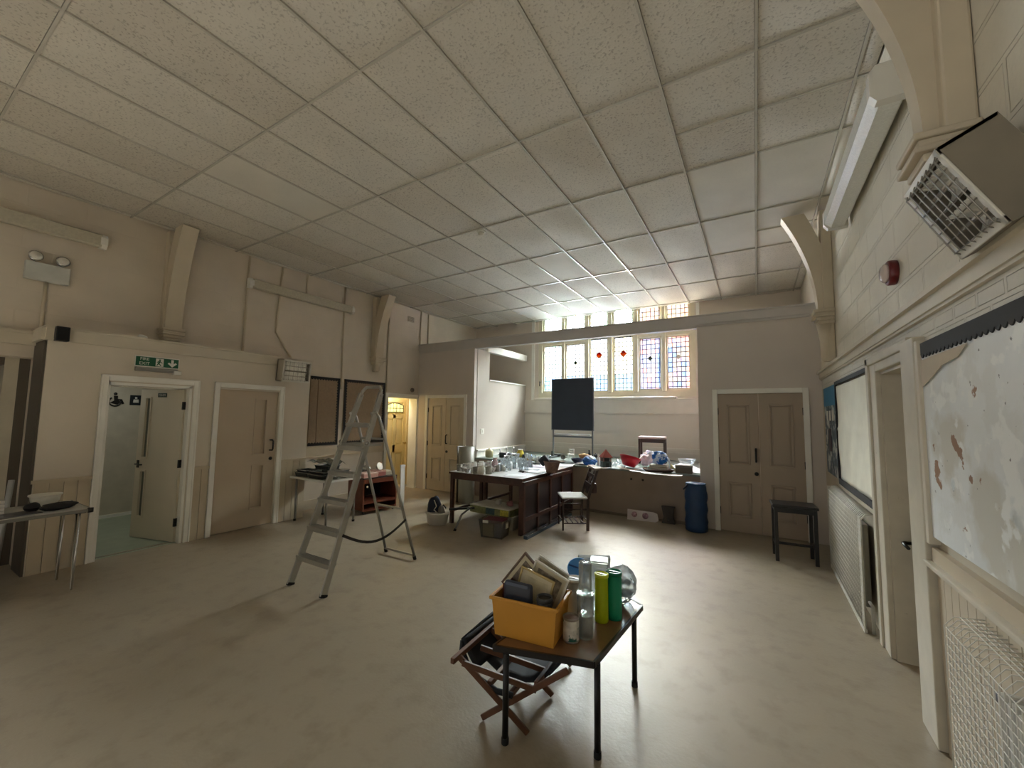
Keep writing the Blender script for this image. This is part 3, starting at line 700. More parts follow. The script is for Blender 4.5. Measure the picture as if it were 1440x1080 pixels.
# ------------------------------------------------------------------ roof brackets on corbels
def bracket(loc, sgn, label, ch, reach, zlow, th=.09):
    # sgn +1: the brace leans out along +x; ch corbel height, reach of the brace at the ceiling
    r = thing('roof_bracket', loc, 0 if sgn > 0 else PI, label, 'roof bracket', 'painted timber roof brackets')
    zt = ZC-.03-loc[2]
    MB().box(.002, .1, -.1, .1, ch, zt, .01).build('post', MATS['bracket_paint'], r)
    inner = []; outer = []
    for k in range(17):
        t = k/16; z = ch+(zt-ch)*t; x = .15+(reach-.15)*t**1.9
        inner.append((x, z)); outer.append((max(.09, x-.13-.09*t), z))
    MB().prism(inner+outer[::-1], -th, th, 'y').build('brace', MATS['bracket_paint'], r)
    cb = MB()
    for k, (d, w, z0, z1) in enumerate(((.2, .125, -.03, 0), (.185, .115, -.06, -.03), (.2, .125, -.085, -.06), (.17, .105, -.12, -.085), (.15, .09, -.16, -.12))): cb.box(.002, d, -w, w, ch+z0, ch+z1, .008)
    cb.lathe([(.02, zlow), (.05, zlow+.03), (.055, (ch+zlow)/2-.05), (.08, ch-.15)], cx=.085, n=14); cb.box(.002, .085, -.055, .055, zlow, ch-.12, .015)
    cb.build('corbel', MATS['bracket_paint'], r)
    return r
M('bracket_paint', (200, 188, 166), .5, var=.05, scale=4)
bracket((XM, 2.2, 2.55), 1, 'cream roof bracket on the left wall above the open toilet door', .17, .46, 0)
bracket((XM, 5.6, 2.5), 1, 'cream roof bracket on the left wall above the dark bordered boards', .3, .46, 0)
bracket((XR, 5.69, 2.3), -1, 'roof bracket on the right wall beside the far cupboard doors', .58, .46, 0)
bracket((XR, 2.31, 2.4), -1, 'large near roof bracket above the wire fronted heater', .42, .5, .1, .05)

# ------------------------------------------------------------------ strip lights
diff_mat = M('prismatic_diffuser', (246, 247, 242), .25, var=.06, scale=60, bump=.3, bscale=160, trl=.25)
def strip(loc, rz, L_, label, grp, h=.16, d=.11, diff_mat=M('dull_diffuser', (188, 182, 164), .4, var=.08, scale=40), e=.03):  # default diffuser is greyer and duller than the right wall's
    r = thing('strip_light', loc, rz, label, 'light', grp)          # runs along local y, stands off local +x
    MB().box(0, .05, -L_/2, L_/2, -.05, .05, .006).build('spine', plast_white, r)
    MB().prism([(.03, -h/2), (d-e, -h/2), (d, -h/2+e), (d, h/2-e), (d-e, h/2), (.03, h/2)], -L_/2+.02, L_/2-.02, 'y').build('diffuser', diff_mat, r)
    for s in (-1, 1): MB().prism([(.0, -h/2-.005), (d-.025, -h/2-.005), (d+.005, -h/2+.035), (d+.005, h/2-.035), (d-.025, h/2+.005), (0, h/2+.005)], s*L_/2-.03, s*L_/2+.03, 'y').build('end_cap', plast_white, r)
    return r
strip((XM+.04, .58, 3.63), 0, 1.82, 'strip light high on the left wall over the emergency spotlights', 'wall strip lights', h=.15, d=.09, e=.012)
strip((XM+.04, 4.04, 3.62), 0, 1.82, 'strip light high on the left wall over the bordered notice boards', 'wall strip lights', h=.14, d=.09, e=.012)
r = strip((XR-.02, 3.72, 3.50), PI, 1.75, 'bright strip light high on the right wall beside the near bracket', 'wall strip lights', h=.2, d=.17, diff_mat=diff_mat, e=.045)

# ------------------------------------------------------------------ infra-red wall heaters
def heater(loc, rz, label, w, h, dep, pit, big):
    r = thing('wall_heater', loc, rz, label, 'heater')                # local +x is away from the wall, face leans down
    ml = Matrix.Translation((dep, 0, 0)) @ Matrix.Rotation(pit, 4, 'Y')
    cs = M('heater_case', (170, 162, 146), .4, var=.05) if not big else M('heater_case_dull', (128, 120, 106), .45, var=.08)
    c = MB()
    hh, ww = h/2, w/2
    c.box(-.16, -.14, -ww, ww, -hh, hh, 0, ml); c.box(-.16, 0, -ww, -ww+.012, -hh, hh, 0, ml); c.box(-.16, 0, ww-.012, ww, -hh, hh, 0, ml)
    c.box(-.16, 0, -ww, ww, hh-.012, hh, 0, ml); c.box(-.16, 0, -ww, ww, -hh, -hh+.012, 0, ml)
    c.build('case', cs, r)
    f = MB()
    for a in ((-ww, ww, hh-.03, hh), (-ww, ww, -hh, -hh+.03), (-ww, -ww+.025, -hh, hh), (ww-.025, ww, -hh, hh)): f.box(-.004, .008, a[0], a[1], a[2], a[3], .003, ml)
    f.build('bezel', M('heater_bezel', (214, 210, 198), .35), r)
    for zc in (-hh*.45, hh*.45):
        rf = MB()
        def sheet(u, v, zc=zc):
            yy = (-ww+.05)+(2*ww-.1)*u; zz = zc+(v-.5)*hh*.75
            return ml @ Vector((-.022-(.07 if big else .022)*(1-(2*v-1)**2)+.008*math.sin(u*60), yy, zz))
        rf.grid(sheet, 48, 8, .003); rf = rf.build('reflector', M('heater_reflector', (240, 236, 226), .3, .15) if not big else M('heater_reflector_bright', (236, 234, 226), .3, .25), r)
        t = MB(); t.tube([ml @ Vector((-.03, -ww+.04, zc)), ml @ Vector((-.03, ww-.04, zc))], .008, 8); t.build('element', M('quartz_tube', (206, 198, 186), .2), rf)
    g = MB(); n = 6 if big else 2; gr = .0028 if big else .0017
    for k in range(n+1):
        zz = -hh+.03+(h-.06)*k/n; g.tube([ml @ Vector((.014, -ww+.01, zz)), ml @ Vector((.014, ww-.01, zz))], gr, 5)
    n = 7 if big else 6
    for k in range(n+1):
        yy = -ww+.025+(w-.05)*k/n; g.tube([ml @ Vector((0, yy, -hh+.01)), ml @ Vector((.018, yy, -hh+.03)), ml @ Vector((.018, yy, hh-.03)), ml @ Vector((0, yy, hh-.01))], gr, 5)
    g.build('guard', M('guard_steel', (150, 146, 138), .3, .8), r)
    k = MB(); k.box(.002, dep-.1, -.05, .05, -.05, .06); k.tube([(.015, .02, hh*.6), (dep*.5, .02, hh*.8)], .012); k.build('bracket', cs, r)
    return r
heater((XL, 3.61, 2.28), 0, 'pale infra-red heater with two bright bars on the left wall', .44, .33, .22, -.0+.12, False)
heater((XR, 2.0, 2.41), PI, 'large wire fronted infra-red heater on the near right wall', .34, .33, .165, .48, True)

# ------------------------------------------------------------------ small fittings on the left wall
em = thing('emergency_light', (XM, 1.09, 3.14), 0, 'white twin spot emergency light below the left strip light', 'light')
MB().box(0, .08, -.165, .165, -.1, .09, .008).build('battery_box', M('box_grey_white', (196, 198, 192), .4), em)
for y in (-.1, .1):
    ml = Matrix.Translation((.06, y, .15)) @ Matrix.Rotation(1.35, 4, 'Y')
    hd = MB().lathe([(.0, -.05), (.025, -.05), (.05, -.02), (.058, .02), (.05, .025), (0, .026)], mtx=ml, n=18).build('spot_head', chrome, em)
    MB().lathe([(0, .027), (.048, .027), (.04, .036), (0, .04)], mtx=ml, n=18).build('lens', M('spot_lens', (226, 224, 216), .1), hd)
    MB().tube([(.05, y, .08), (.05, y, .13)], .012).build('neck', chrome, em)

def conduit(pts, label, x=XM+.016):
    tag(MB().tube([(x, y, z) for y, z in pts], .017, 8).build('conduit', MATS['bracket_paint']), label, 'conduit', 'painted conduits on the left wall')
conduit([(3.13, 4.05), (3.11, 2.52)], 'straight cream conduit running down to the ledge left of the strip light')
conduit([(3.64, 4.05), (3.59, 2.95), (3.86, 2.56)], 'cream conduit bending diagonally down to the left wall heater')
conduit([(4.07, 4.05), (4.07, 3.7)], 'short conduit stub from the ceiling to the strip light')
conduit([(4.84, 4.05), (4.84, 2.1)], 'long conduit dropping between the two bordered boards')
conduit([(5.93, 3.7), (5.93, 2.12)], 'conduit beside the far bracket down to the lit doorway')
conduit([(6.89, 4.05), (6.87, 3.25)], 'conduit above the partition corner, nearer the bracket')
conduit([(7.14, 4.05), (7.14, 3.25)], 'thin conduit above the partition, nearer the window')
tag(MB().tube([(XM+.02, 1.09, 3.04), (XM+.02, 1.09, 2.5)], .016, 6).build('conduit', MATS['bracket_paint']), 'conduit below the twin spot emergency light', 'conduit', 'painted conduits on the left wall')
v = thing('wall_vent', (XM, 6.58, 3.8), 0, 'small pale grille high on the left wall near the partition', 'vent')
MB().box(0, .01, -.1, .1, -.06, .06, .003).build('frame', trimgrey, v)
s = MB(); [s.box(.01, .016, -.085, .085, -.045+.022*k, -.032+.022*k) for k in range(5)]; s.build('slats', M('vent_dark', (140, 128, 110), .6), v)
sp = thing('speaker', (XL, 1.165, 2.43), 0, 'small black speaker on the rail at the lobby corner', 'speaker')
MB().box(.005, .1, -.05, .05, -.07, .08, .006).build('cabinet', M('speaker_black', (14, 14, 15), .5), sp)
MB().box(.1, .106, -.042, .042, -.062, .072, .003).build('grille', M('speaker_cloth', (8, 8, 9), .8), sp)
MB().tube([(.0, .05, .07), (-.02, .1, .075), (-.03, .14, .085)], .006).build('cable', black_iron, sp)
tag(MB().blob((XL-.06, 1.84, 2.53), .04, .05, .03, .15, 3, 2, .5).build('crumpled_tissue', plast_white), 'crumpled white scrap lying on the lobby ledge', 'scrap')
al_ = thing('sensor', (XM, 6.68, 2.2), 0, 'small round dark sensor above the lit doorway', 'sensor')
MB().lathe([(0, 0), (.05, 0), (.045, .03), (0, .035)], mtx=Matrix.Rotation(PI/2, 4, 'Y'), n=16).build('body', M('sensor_grey', (110, 100, 88), .4), al_)
MB().lathe([(0, .033), (.02, .033), (.015, .042), (0, .044)], mtx=Matrix.Rotation(PI/2, 4, 'Y'), n=12).build('lens', black_iron, al_)
sm = thing('smoke_detector', (-3.0, 4.17, ZC-.012), 0, 'white round smoke detector on the ceiling', 'smoke detector')
MB().lathe([(0, 0), (.055, 0), (.055, -.015), (.05, -.02), (0, -.02)], n=20).build('base', plast_white, sm)
MB().lathe([(0, -.02), (.042, -.02), (.04, -.045), (.025, -.055), (0, -.056)], n=20).build('chamber', M('detector_white', (206, 202, 192), .4), sm)

# fire exit sign
fx = thing('fire_exit_sign', (XL, 1.975, 2.235), 0, 'green FIRE EXIT sign over the open toilet door', 'sign')
MB().box(.03, .042, -.215, .215, -.065, .065, .002).build('white_panel', plast_white, fx)
MB().box(.042, .0435, -.205, .205, -.054, .054).build('green_panel', M('exit_green', (18, 88, 58), .4), fx)
RT = Matrix(((0, 0, 1, 0), (1, 0, 0, 0), (0, 1, 0, 0), (0, 0, 0, 1)))
for body, z in (('FIRE', .027), ('EXIT', -.026)):
    text_mesh('lettering', body, .048, plast_white, fx, Matrix.Translation((.0445, -.125, z)) @ RT)
ar = MB(); ar.prism([(.13, .045), (.155, .045), (.155, -.005), (.175, .012), (.19, -.003), (.1425, -.046), (.095, -.003), (.11, .012), (.13, -.005)], .0435, .0455, 'x'); ar.build('arrow', plast_white, fx)
mn = MB(); mn.box(.0435, .0455, -.02, .055, -.048, .046)
mn.build('doorway_mark', plast_white, fx)
rm = MB(); rm.lathe([(0, 0), (.01, 0), (.01, .001), (0, .001)], mtx=Matrix.Translation((.0455, .018, .03)) @ Matrix.Rotation(PI/2, 4, 'Y'), n=10)
for a in ([(.008, .018), (.026, .018), (.018, -.012), (.0, -.012)], [(.0, -.012), (.012, -.012), (.034, -.03), (.03, -.042), (.018, -.03)], [(.0, -.012), (.01, -.014), (-.004, -.04), (-.016, -.04)], [(.024, .014), (.046, -.004), (.042, -.01), (.022, .004)], [(.008, .018), (-.012, .002), (-.008, -.004), (.01, .008)]):
    rm.prism(a, .0455, .0465, 'x')
rm.build('running_figure', MATS['exit_green'], fx)
MB().box(0, .05, -.2, .2, -.115, -.068, .006).build('lamp_housing', clear_mat('lamp_cover', (226, 226, 220), .8, .3), fx)
MB().box(0, .06, .16, .24, -.135, -.085, .008).build('battery_box', plast_white, fx)

# ------------------------------------------------------------------ two bordered boards on the left wall
for k, (y0, y1, lab) in enumerate(((4.23, 4.81, 'brown pinboard with dark scalloped border beside the lobby wall'), (4.91, 5.88, 'wide brown pinboard with dark scalloped border behind the stepladder'))):
    b = thing('pinboard', (XM, (y0+y1)/2, 1.69), 0, lab, 'board'); hw = (y1-y0)/2
    MB().box(.002, .018, -hw, hw, -.61, .61).build('panel', M('hessian_brown', (148, 128, 104), .8, var=.08, scale=30), b)
    bo = MB(); bo.prism(scallop(-hw, hw, .61, .04, .05, 0, .02), .018, .022, 'x')
    bo.prism([(y, -z) for y, z in scallop(-hw, hw, .61, .04, .05, 0, .02)], .018, .022, 'x')
    for s in ((-1, 1) if k else (1,)): bo.prism([(s*z, y) for y, z in scallop(-.61, .61, hw, .04, .05, 0, .02)], .0225, .026, 'x')
    bo.build('border', black_paper, b)
    if k == 0: MB().box(.018, .021, -hw+.14, -hw+.155, -.57, .55).build('joint', M('joint_brown', (112, 92, 72), .8), b)
# ================================================================== things on the floor
def legs4(r, mat, x0, x1, y0, y1, w, h, taper=1.0):
    for x in (x0, x1):
        for y in (y0, y1):
            MB().prism([(x-w/2, y-w/2), (x+w/2, y-w/2), (x+w/2, y+w/2), (x-w/2, y+w/2)], 0, h, 'z').build('leg', mat, r)

# ---- stepladder
ld = thing('stepladder', (-3.62, 2.37, 0), 0, 'tall aluminium stepladder standing open on the floor', 'stepladder')
FY, TY, TZ = 0, .67, 1.93
rub = M('black_rubber', (28, 27, 26), .8)
def stile(s, t): return Vector((s*(.255-.10*t), FY+(TY-FY)*t, TZ*t))       # front stile, t 0 foot .. 1 top
for s in (-1, 1):
    st = MB().beam(stile(s, 0)+Vector((0, 0, .01)), stile(s, .97), .026, .062, (0, -1, .35), .004).build('stile', alu, ld)
    MB().beam(stile(s, 0), stile(s, .014), .034, .068, (0, -1, .35), .004).build('foot', rub, st)
hp = MB(); a, b = stile(-1, .95), stile(1, .95)
hp.tube([a, stile(-1, .985)+Vector((.01, 0, .0)), stile(-1, 1)+Vector((.045, .005, .012)), stile(1, 1)+Vector((-.045, .005, .012)), stile(1, .985)+Vector((-.01, 0, 0)), b], .017, 10)
hp.build('top_hoop', alu, ld)
for t in (.135, .27, .405, .54, .672, .795):
    l, r_ = stile(-1, t), stile(1, t)
    tr = MB(); tr.box(l.x-.012, r_.x+.012, l.y-.05, l.y+.035, l.z-.012, l.z+.012, .003)
    for k in range(5): tr.box(l.x+.015, r_.x-.015, l.y-.045+.018*k, l.y-.037+.018*k, l.z+.012, l.z+.016)
    tr.box(l.x, r_.x, l.y-.052, l.y-.044, l.z-.03, l.z+.012)
    tr.build('tread', alu, ld)
RT_ = .86; hinge_y = stile(1, RT_).y+.03; hz_ = stile(1, RT_).z
rear = lambda s, t: Vector((s*(.235-.05*t), 1.165+(hinge_y-1.165)*t, hz_*t))
for s in (-1, 1):
    q = [rear(s, 0)+Vector((0, 0, .01)), rear(s, .5), rear(s, .9), rear(s, .97)+Vector((0, -.01, 0)), rear(s, 1)+Vector((-s*.01, -.03, .0)), Vector((s*.165, hinge_y-.085, hz_-.01))]
    st = MB().tube(q, .016, 10).build('rear_leg', alu, ld)
    MB().tube([rear(s, 0), rear(s, .025)], .02, 10).build('foot', rub, st)
for t in (.03, .36, .83): MB().beam(rear(-1, t), rear(1, t), .02, .022, bev=.003).build('brace', alu, ld)
pf = MB(); l = stile(1, .672); pf.box(-.2, .2, l.y-.02, l.y+.2, l.z+.016, l.z+.036, .004); pf.build('platform', alu, ld)
lk = MB()
for s in (-1, 1): lk.lathe([(0, 0), (.02, 0), (.02, .012), (0, .012)], mtx=Matrix.Translation(stile(s, .672)+Vector((s*.014, 0, .05))) @ Matrix.Rotation(s*PI/2, 4, 'Y'), n=12)
lk.build('pivot', chrome, ld)
p0, p1 = stile(1, .27), rear(1, .3)
sp_ = MB()
for k in range(14):
    a, b = [p0.lerp(p1, q/14)+Vector((.02, 0, -.14*math.sin(PI*q/14)-.02)) for q in (k, k+1)]
    sp_.beam(a, b, .004, .026)
sp_.build('strap', M('dark_webbing', (40, 36, 32), .8), ld)

# ---- low trapezium table in the foreground with everything on it
FT = thing('nursery_table', (0, 0, 0), 0, 'low brown trapezium table with black legs in the centre foreground', 'table')
poly = [(-1.2, 1.847), (-.708, 1.984), (-.652, 2.724), (-1.09, 2.985)]
tabwood = M('table_brown_laminate', (124, 92, 62), .32, var=.12, scale=14, coat=.2)
MB().prism(poly, .438, .459, 'z').build('top', tabwood, FT)
ed = MB()
for a, b in zip(poly, poly[1:]+poly[:1]): ed.beam((a[0], a[1], .4465), (b[0], b[1], .4465), .012, .031)
ed.build('edge_band', M('table_black_edge', (26, 22, 20), .4), FT)
blk = M('black_steel', (20, 19, 19), .35, .2)
for x, y in ((-1.13, 1.86), (-.705, 2.025), (-.685, 2.65), (-1.06, 2.9)):
    lg = MB().tube([(x, y, .0), (x, y, .438)], .016, 12).build('leg', blk, FT)
    MB().lathe([(.017, .0), (.019, .002), (.019, .03), (.016, .032)], x, y, 12).build('foot', rub, lg)
fr = MB(); q = [(-1.09, 1.92), (-.745, 2.02), (-.71, 2.64), (-1.04, 2.86)]
for a, b in zip(q, q[1:]+q[:1]): fr.beam((a[0], a[1], .427), (b[0], b[1], .427), .02, .022)
fr.build('rail', blk, FT)

TZ0 = .46
# yellow crate
cr = thing('storage_crate', (-1.10, 2.07, TZ0+.001), math.radians(7), 'mustard yellow plastic crate of picture frames on the low table', 'crate')
my = M('mustard_plastic', (212, 152, 56), .45, var=.04, trl=.15)
s = MB()
W0, D0, W1, D1, H0 = .166, .112, .184, .122, .2
def wall(mb, w0, d0, w1, d1, z0, z1, t=.006):
    o = [[(sx*w, sy*d, z) for sx, sy in ((-1, -1), (1, -1), (1, 1), (-1, 1))] for w, d, z in ((w0, d0, z0), (w1, d1, z1), (w1-t, d1-t, z1), (w0-t, d0-t, z0+t))]
    vs = [p for ring in o for p in ring]; fs = []
    for k in range(3):
        for j in range(4): fs.append((k*4+j, k*4+(j+1) % 4, (k+1)*4+(j+1) % 4, (k+1)*4+j))
    fs.append((12, 13, 14, 15)); fs.append((3, 2, 1, 0))
    mb._add(vs, fs)
wall(s, W0, D0, W1, D1, 0, H0)
s.build('bin', my, cr)
rm = MB()
for a in ((-W1-.012, W1+.012, -D1-.012, -D1+.002), (-W1-.012, W1+.012, D1-.002, D1+.012), (-W1-.012, -W1+.002, -D1, D1), (W1-.002, W1+.012, -D1, D1)): rm.box(*a, H0-.014, H0+.004, .004)
rm.build('rim', my, cr)
# picture frames and a case leaning in the crate
def frame(loc, rz, roll, w, h, lab, mat_f, mat_p, mount):
    r = thing('picture_frame', loc, rz, lab, 'picture frame')      # origin at the middle of the frame
    m = Matrix.Rotation(-.06, 4, 'X') @ Matrix.Rotation(roll, 4, 'Y'); hw, hh = w/2, h/2
    MB().box(-hw, hw, .003, .008, -hh, hh, 0, m).build('backing', M('frame_backing', (92, 80, 66), .8), r)
    f = MB(); t = .012
    for a in ((-hw, hw, -hh, -hh+t), (-hw, hw, hh-t, hh), (-hw, -hw+t, -hh+t, hh-t), (hw-t, hw, -hh+t, hh-t)): f.box(a[0], a[1], -.006, .008, a[2], a[3], .002, m)
    f.build('frame', mat_f, r)
    MB().box(-hw+t, hw-t, -.001, .003, -hh+t, hh-t, 0, m).build('mount', mount, r)
    MB().box(-hw+t+.022, hw-t-.022, -.003, -.001, -hh+t+.022, hh-t-.022, 0, m).build('picture', mat_p, r)
    return r
pm1 = M('sepia_collage', (120, 104, 86), .6, var=.6, scale=24); pm2 = M('cream_print', (196, 184, 150), .6, var=.15, scale=20); pm3 = M('photo_strip', (150, 138, 120), .6, var=.6, scale=30)
mount = M('cream_mount', (200, 188, 156), .7)
fw_ = M('aged_white_frame', (206, 200, 184), .5); fg_ = M('gilt_frame', (170, 148, 96), .4, .3); fbr = M('brown_frame', (90, 64, 44), .4)
frame((-1.18, 2.135, .692), 0, .663, .2, .25, 'sepia collage tilted steeply, its corner topmost in the yellow crate', fbr, pm1, mount)
frame((-1.083, 2.065, .675), .03, .24, .21, .21, 'cream certificate with dark line border in the yellow crate', fg_, pm2, mount)
frame((-1.035, 2.115, .692), .03, .37, .22, .22, 'pale photo mount behind the certificate in the yellow crate', fw_, pm3, mount)
frame((-1.045, 2.16, .715), .03, .42, .2, .2, 'narrow strip of photos, rearmost frame in the yellow crate', fw_, pm3, mount)
bk = thing('book', (-1.262, 2.09, TZ0+.085), .15, 'dark red book upright at the left of the yellow crate', 'book')
MB().box(-.012, .012, -.055, .06, 0, .15, .003).build('cover', M('maroon_cover', (86, 34, 32), .5), bk); MB().box(-.009, .009, -.052, .062, .003, .152).build('pages', M('page_cream', (210, 200, 176), .8), bk)
pc_ = thing('plastic_case', (-1.13, 1.995, TZ0+.155), .04, 'grey blue clear plastic case standing at the front of the yellow crate', 'case')
MB().box(-.095, .075, -.022, .022, 0, .125, .02).build('shell', clear_mat('smoky_plastic', (120, 128, 146), .7, .2), pc_); MB().box(-.085, .065, -.012, .012, .01, .095, .008).build('contents', M('navy_fill', (44, 48, 62), .6), pc_)
jr = thing('cup', (-.985, 2.005, TZ0+.15), 0, 'dark patterned cup at the front right of the yellow crate', 'cup')
MB().lathe([(.0, 0), (.034, 0), (.04, .035), (.043, .085), (.038, .085), (.034, .03), (0, .02)], n=20).build('cup_body', M('dark_pattern_china', (62, 62, 66), .3, var=.6, scale=40), jr)
MB().lathe([(.043, .06), (.0455, .064), (.0455, .07), (.043, .075)], n=20).build('band', black_iron, jr)

# tin, beakers, canisters
tn = thing('food_tin', (-.878, 2.107, TZ0), 0, 'small labelled tin beside the yellow crate', 'tin')
MB().lathe([(0, 0), (.042, 0), (.044, .004), (.042, .008), (.042, .112), (.044, .116), (.044, .122), (.04, .122), (.039, .115), (0, .113)], n=28).build('can', M('tin_steel', (164, 156, 148), .35, .6), tn)
MB().lathe([(.0425, .01), (.0428, .012), (.0428, .108), (.0425, .11)], n=28).build('label', M('tin_label', (206, 204, 196), .5, var=.2, scale=30, second=(40, 96, 84), lo=.55, hi=.58, tscale=18), tn)
MB().lathe([(.039, .114), (.036, .1155), (0, .1155)], n=24).build('lid', M('tin_lid', (150, 130, 124), .4, .5), tn)
clr = clear_mat('clear_plastic', (243, 245, 243), .2, .08)
def beaker(name, x, y, r0, r1, h, mat, lab, lid=None, ribs=False, z=TZ0):
    o = thing(name, (x, y, z), 0, lab, 'canister' if lid else 'beaker')
    MB().lathe([(0, 0), (r0, 0), (r0+.002, .006), (r1, h), (r1-.003, h), (r0-.002, .008), (0, .008)], n=28).build('body', mat, o)
    if ribs:
        q = MB(); [q.lathe([(r0+(r1-r0)*z_/h, z_), (r0+(r1-r0)*z_/h+.0035, z_+.003), (r0+(r1-r0)*z_/h, z_+.006)], n=28) for z_ in (h-.012, h*.5)]; q.build('rib', mat, o)
    if lid:
        MB().lathe([(r1-.003, h-.012), (r1+.003, h-.012), (r1+.004, h+.006), (r1-.004, h+.008), (r1-.008, h), (0, h)], n=28).build('lid', lid, o)
        MB().box(-r1+.008, r1-.008, -.007, .007, h, h+.006, .002).build('lid_grip', lid, o)
    return o
beaker('tall_beaker', -.826, 2.181, .04, .046, .235, clr, 'clear ribbed plastic beaker in front of the canisters', ribs=True)
up_ = beaker('tall_beaker', -.826, 2.181, .034, .036, .15, clr, 'second clear beaker stacked upside down on the clear ribbed one', z=TZ0+.237)
MB().lathe([(0, .15), (.03, .15), (.034, .154), (.03, .158), (0, .156)], n=24).build('base_rim', clr, up_)
beaker('canister', -.955, 2.335, .042, .042, .225, M('milky_plastic', (206, 206, 202), .4, trl=.5), 'milky white canister behind the yellow crate', lid=M('milky_lid', (226, 226, 222), .35))
beaker('canister', -.806, 2.393, .037, .037, .262, M('lime_plastic', (214, 228, 38), .35, trl=.5), 'lime yellow lidded canister left of the green one', lid=M('lime_lid', (222, 234, 60), .35))
beaker('canister', -.753, 2.467, .043, .043, .262, M('teal_green_plastic', (30, 164, 124), .35, trl=.25), 'teal green lidded canister at the right of the low table', lid=M('teal_lid', (22, 128, 98), .35))
jb = thing('clear_jug', (-.865, 2.53, TZ0), .3, 'square clear plastic box standing behind the lime canister', 'box')
MB().box(-.055, .055, -.05, .05, 0, .285, .02).build('box_body', clear_mat('frosted_clear', (220, 222, 218), .4, .25), jb); MB().box(-.058, .058, -.053, .053, .285, .3, .006).build('lid', clear_mat('frosted_lid', (230, 230, 226), .6, .25), jb)
bc = thing('blue_tin', (-1.0, 2.53, TZ0), 0, 'bright blue round tub tilted behind the milky canister', 'tub')
ml = Matrix.Translation((0, 0, .21)) @ Matrix.Rotation(.75, 4, 'X') @ Matrix.Rotation(.25, 4, 'Y')
MB().lathe([(0, -.08), (.06, -.08), (.066, -.06), (.068, .0), (.06, .0), (.05, -.06), (0, -.065)], mtx=ml, n=26).build('tub_body', M('blue_plastic', (44, 112, 190), .35, trl=.1), bc)
MB().lathe([(0, .002), (.072, .002), (.074, .01), (.068, .016), (0, .014)], mtx=ml, n=26).build('lid', M('blue_lid', (66, 140, 214), .3), bc)
MB().box(-.066, .066, -.004, .004, .015, .02, 0, ml).build('lid_ridge', M('blue_dark', (24, 66, 130), .4), bc)
MB().blob((0, .02, .06), .07, .06, .062, .12, 5, 2, .9).build('cloth_prop', M('navy_cloth', (30, 46, 76), .8), bc)
pk = thing('plastic_bag', (-.79, 2.7, TZ0), .3, 'see through plastic bag of grey bits at the back of the low table', 'bag')
MB().blob((.01, 0, .11), .1, .12, .112, .1, 9, 4, .96).build('film', clear_mat('bag_film', (214, 220, 222), .38, .12), pk)
bb = MB(); rnd = random.Random(4)
for k in range(22): bb.blob((rnd.uniform(-.06, .06), rnd.uniform(-.06, .06), .03+rnd.uniform(0, .1)), .022, .02, .018, .2, k, 1)
bb.build('contents', M('grey_bits', (92, 96, 98), .7, var=.4, scale=30), pk)
wp = thing('clear_box', (-.98, 2.73, TZ0), .5, 'clear plastic tray standing on edge behind the blue tub', 'tray')
MB().box(-.1, .1, -.012, .012, 0, .26, .01, Matrix.Rotation(.25, 4, 'X')).build('tray_body', clear_mat('tray_clear', (226, 230, 230), .35, .12), wp)
rr_ = MB(); [rr_.box(a, b, -.018, .018, c, d, .004, Matrix.Rotation(.25, 4, 'X')) for a, b, c, d in ((-.105, .105, .25, .27), (-.105, -.09, .01, .27), (.09, .105, .01, .27))]
rr_.build('rim', clear_mat('tray_rim', (236, 238, 238), .6, .15), wp)

# ---- folding wooden chair with black sling under the low table
fc = thing('folding_chair', (0, 0, 0), 0, 'folding wooden X legged chair with black sling tucked under the low table', 'chair')
slat = M('chair_slat_wood', (98, 64, 44), .45, var=.2, scale=14)
X0 = [((-1.322, 1.932, .012), (-.83, 1.95, .40)), ((-1.057, 1.936, .012), (-1.40, 1.79, .355))]
for k, dy in enumerate((0, .328, .655)):
    for q, (a, b) in enumerate(X0):
        sh = Vector((-.016*k, dy + (.03 if q else 0), 0))
        MB().beam(Vector(a)+sh, Vector(b)+sh*1.0, .016, .03, (0, 0, 1), .004).build('leg', slat, fc)
for a, b in (((-1.40, 1.76, .36), (-1.44, 2.52, .36)), ((-1.26, 1.9, .22), (-1.28, 2.5, .22)), ((-1.0, 1.94, .28), (-1.02, 2.6, .28)), ((-1.2, 1.945, .115), (-1.22, 2.6, .115))):
    MB().beam(a, b, .024, .03, bev=.004).build('cross_bar', slat, fc)
for y in (1.93, 2.1): MB().beam((-1.38, y-.11, .33), (-1.0, y+.02, .25), .014, .03, bev=.003).build('side_slat', slat, fc)
blackc = M('black_canvas', (26, 28, 32), .7, var=.15, scale=20)
prof = [(-1.46, .365), (-1.44, .31), (-1.36, .25), (-1.26, .205), (-1.14, .205), (-1.03, .24), (-.95, .31), (-.9, .37)]
def sling(u, v):
    f = u*(len(prof)-1); k = min(int(f), len(prof)-2); t = f-k
    x = prof[k][0]*(1-t)+prof[k+1][0]*t; z = prof[k][1]*(1-t)+prof[k+1][1]*t
    return Vector((x, 2.02+.5*v, z+.012*math.sin(PI*v)))
MB().grid(sling, 28, 10, .012).build('seat_sling', blackc, fc)
bkp = MB()
bkp.grid(lambda u, v: Vector((-1.36-.11*v**.7+.012*math.sin(PI*u), 1.93+.6*u, .25+.125*v+.012*math.sin(PI*u)*v)), 18, 8, .016)
bkp.build('back_panel', blackc, fc)
bt = MB(); bt.tube([(-1.47, 1.94, .365), (-1.46, 1.92, .33), (-1.41, 1.905, .275), (-1.32, 1.9, .225), (-1.22, 1.91, .195), (-1.13, 1.93, .19)], .015, 8); bt.tube([(-1.47, 1.94, .368), (-1.475, 2.24, .385), (-1.48, 2.53, .375)], .012, 8)
bt.build('sling_edge', blackc, fc)

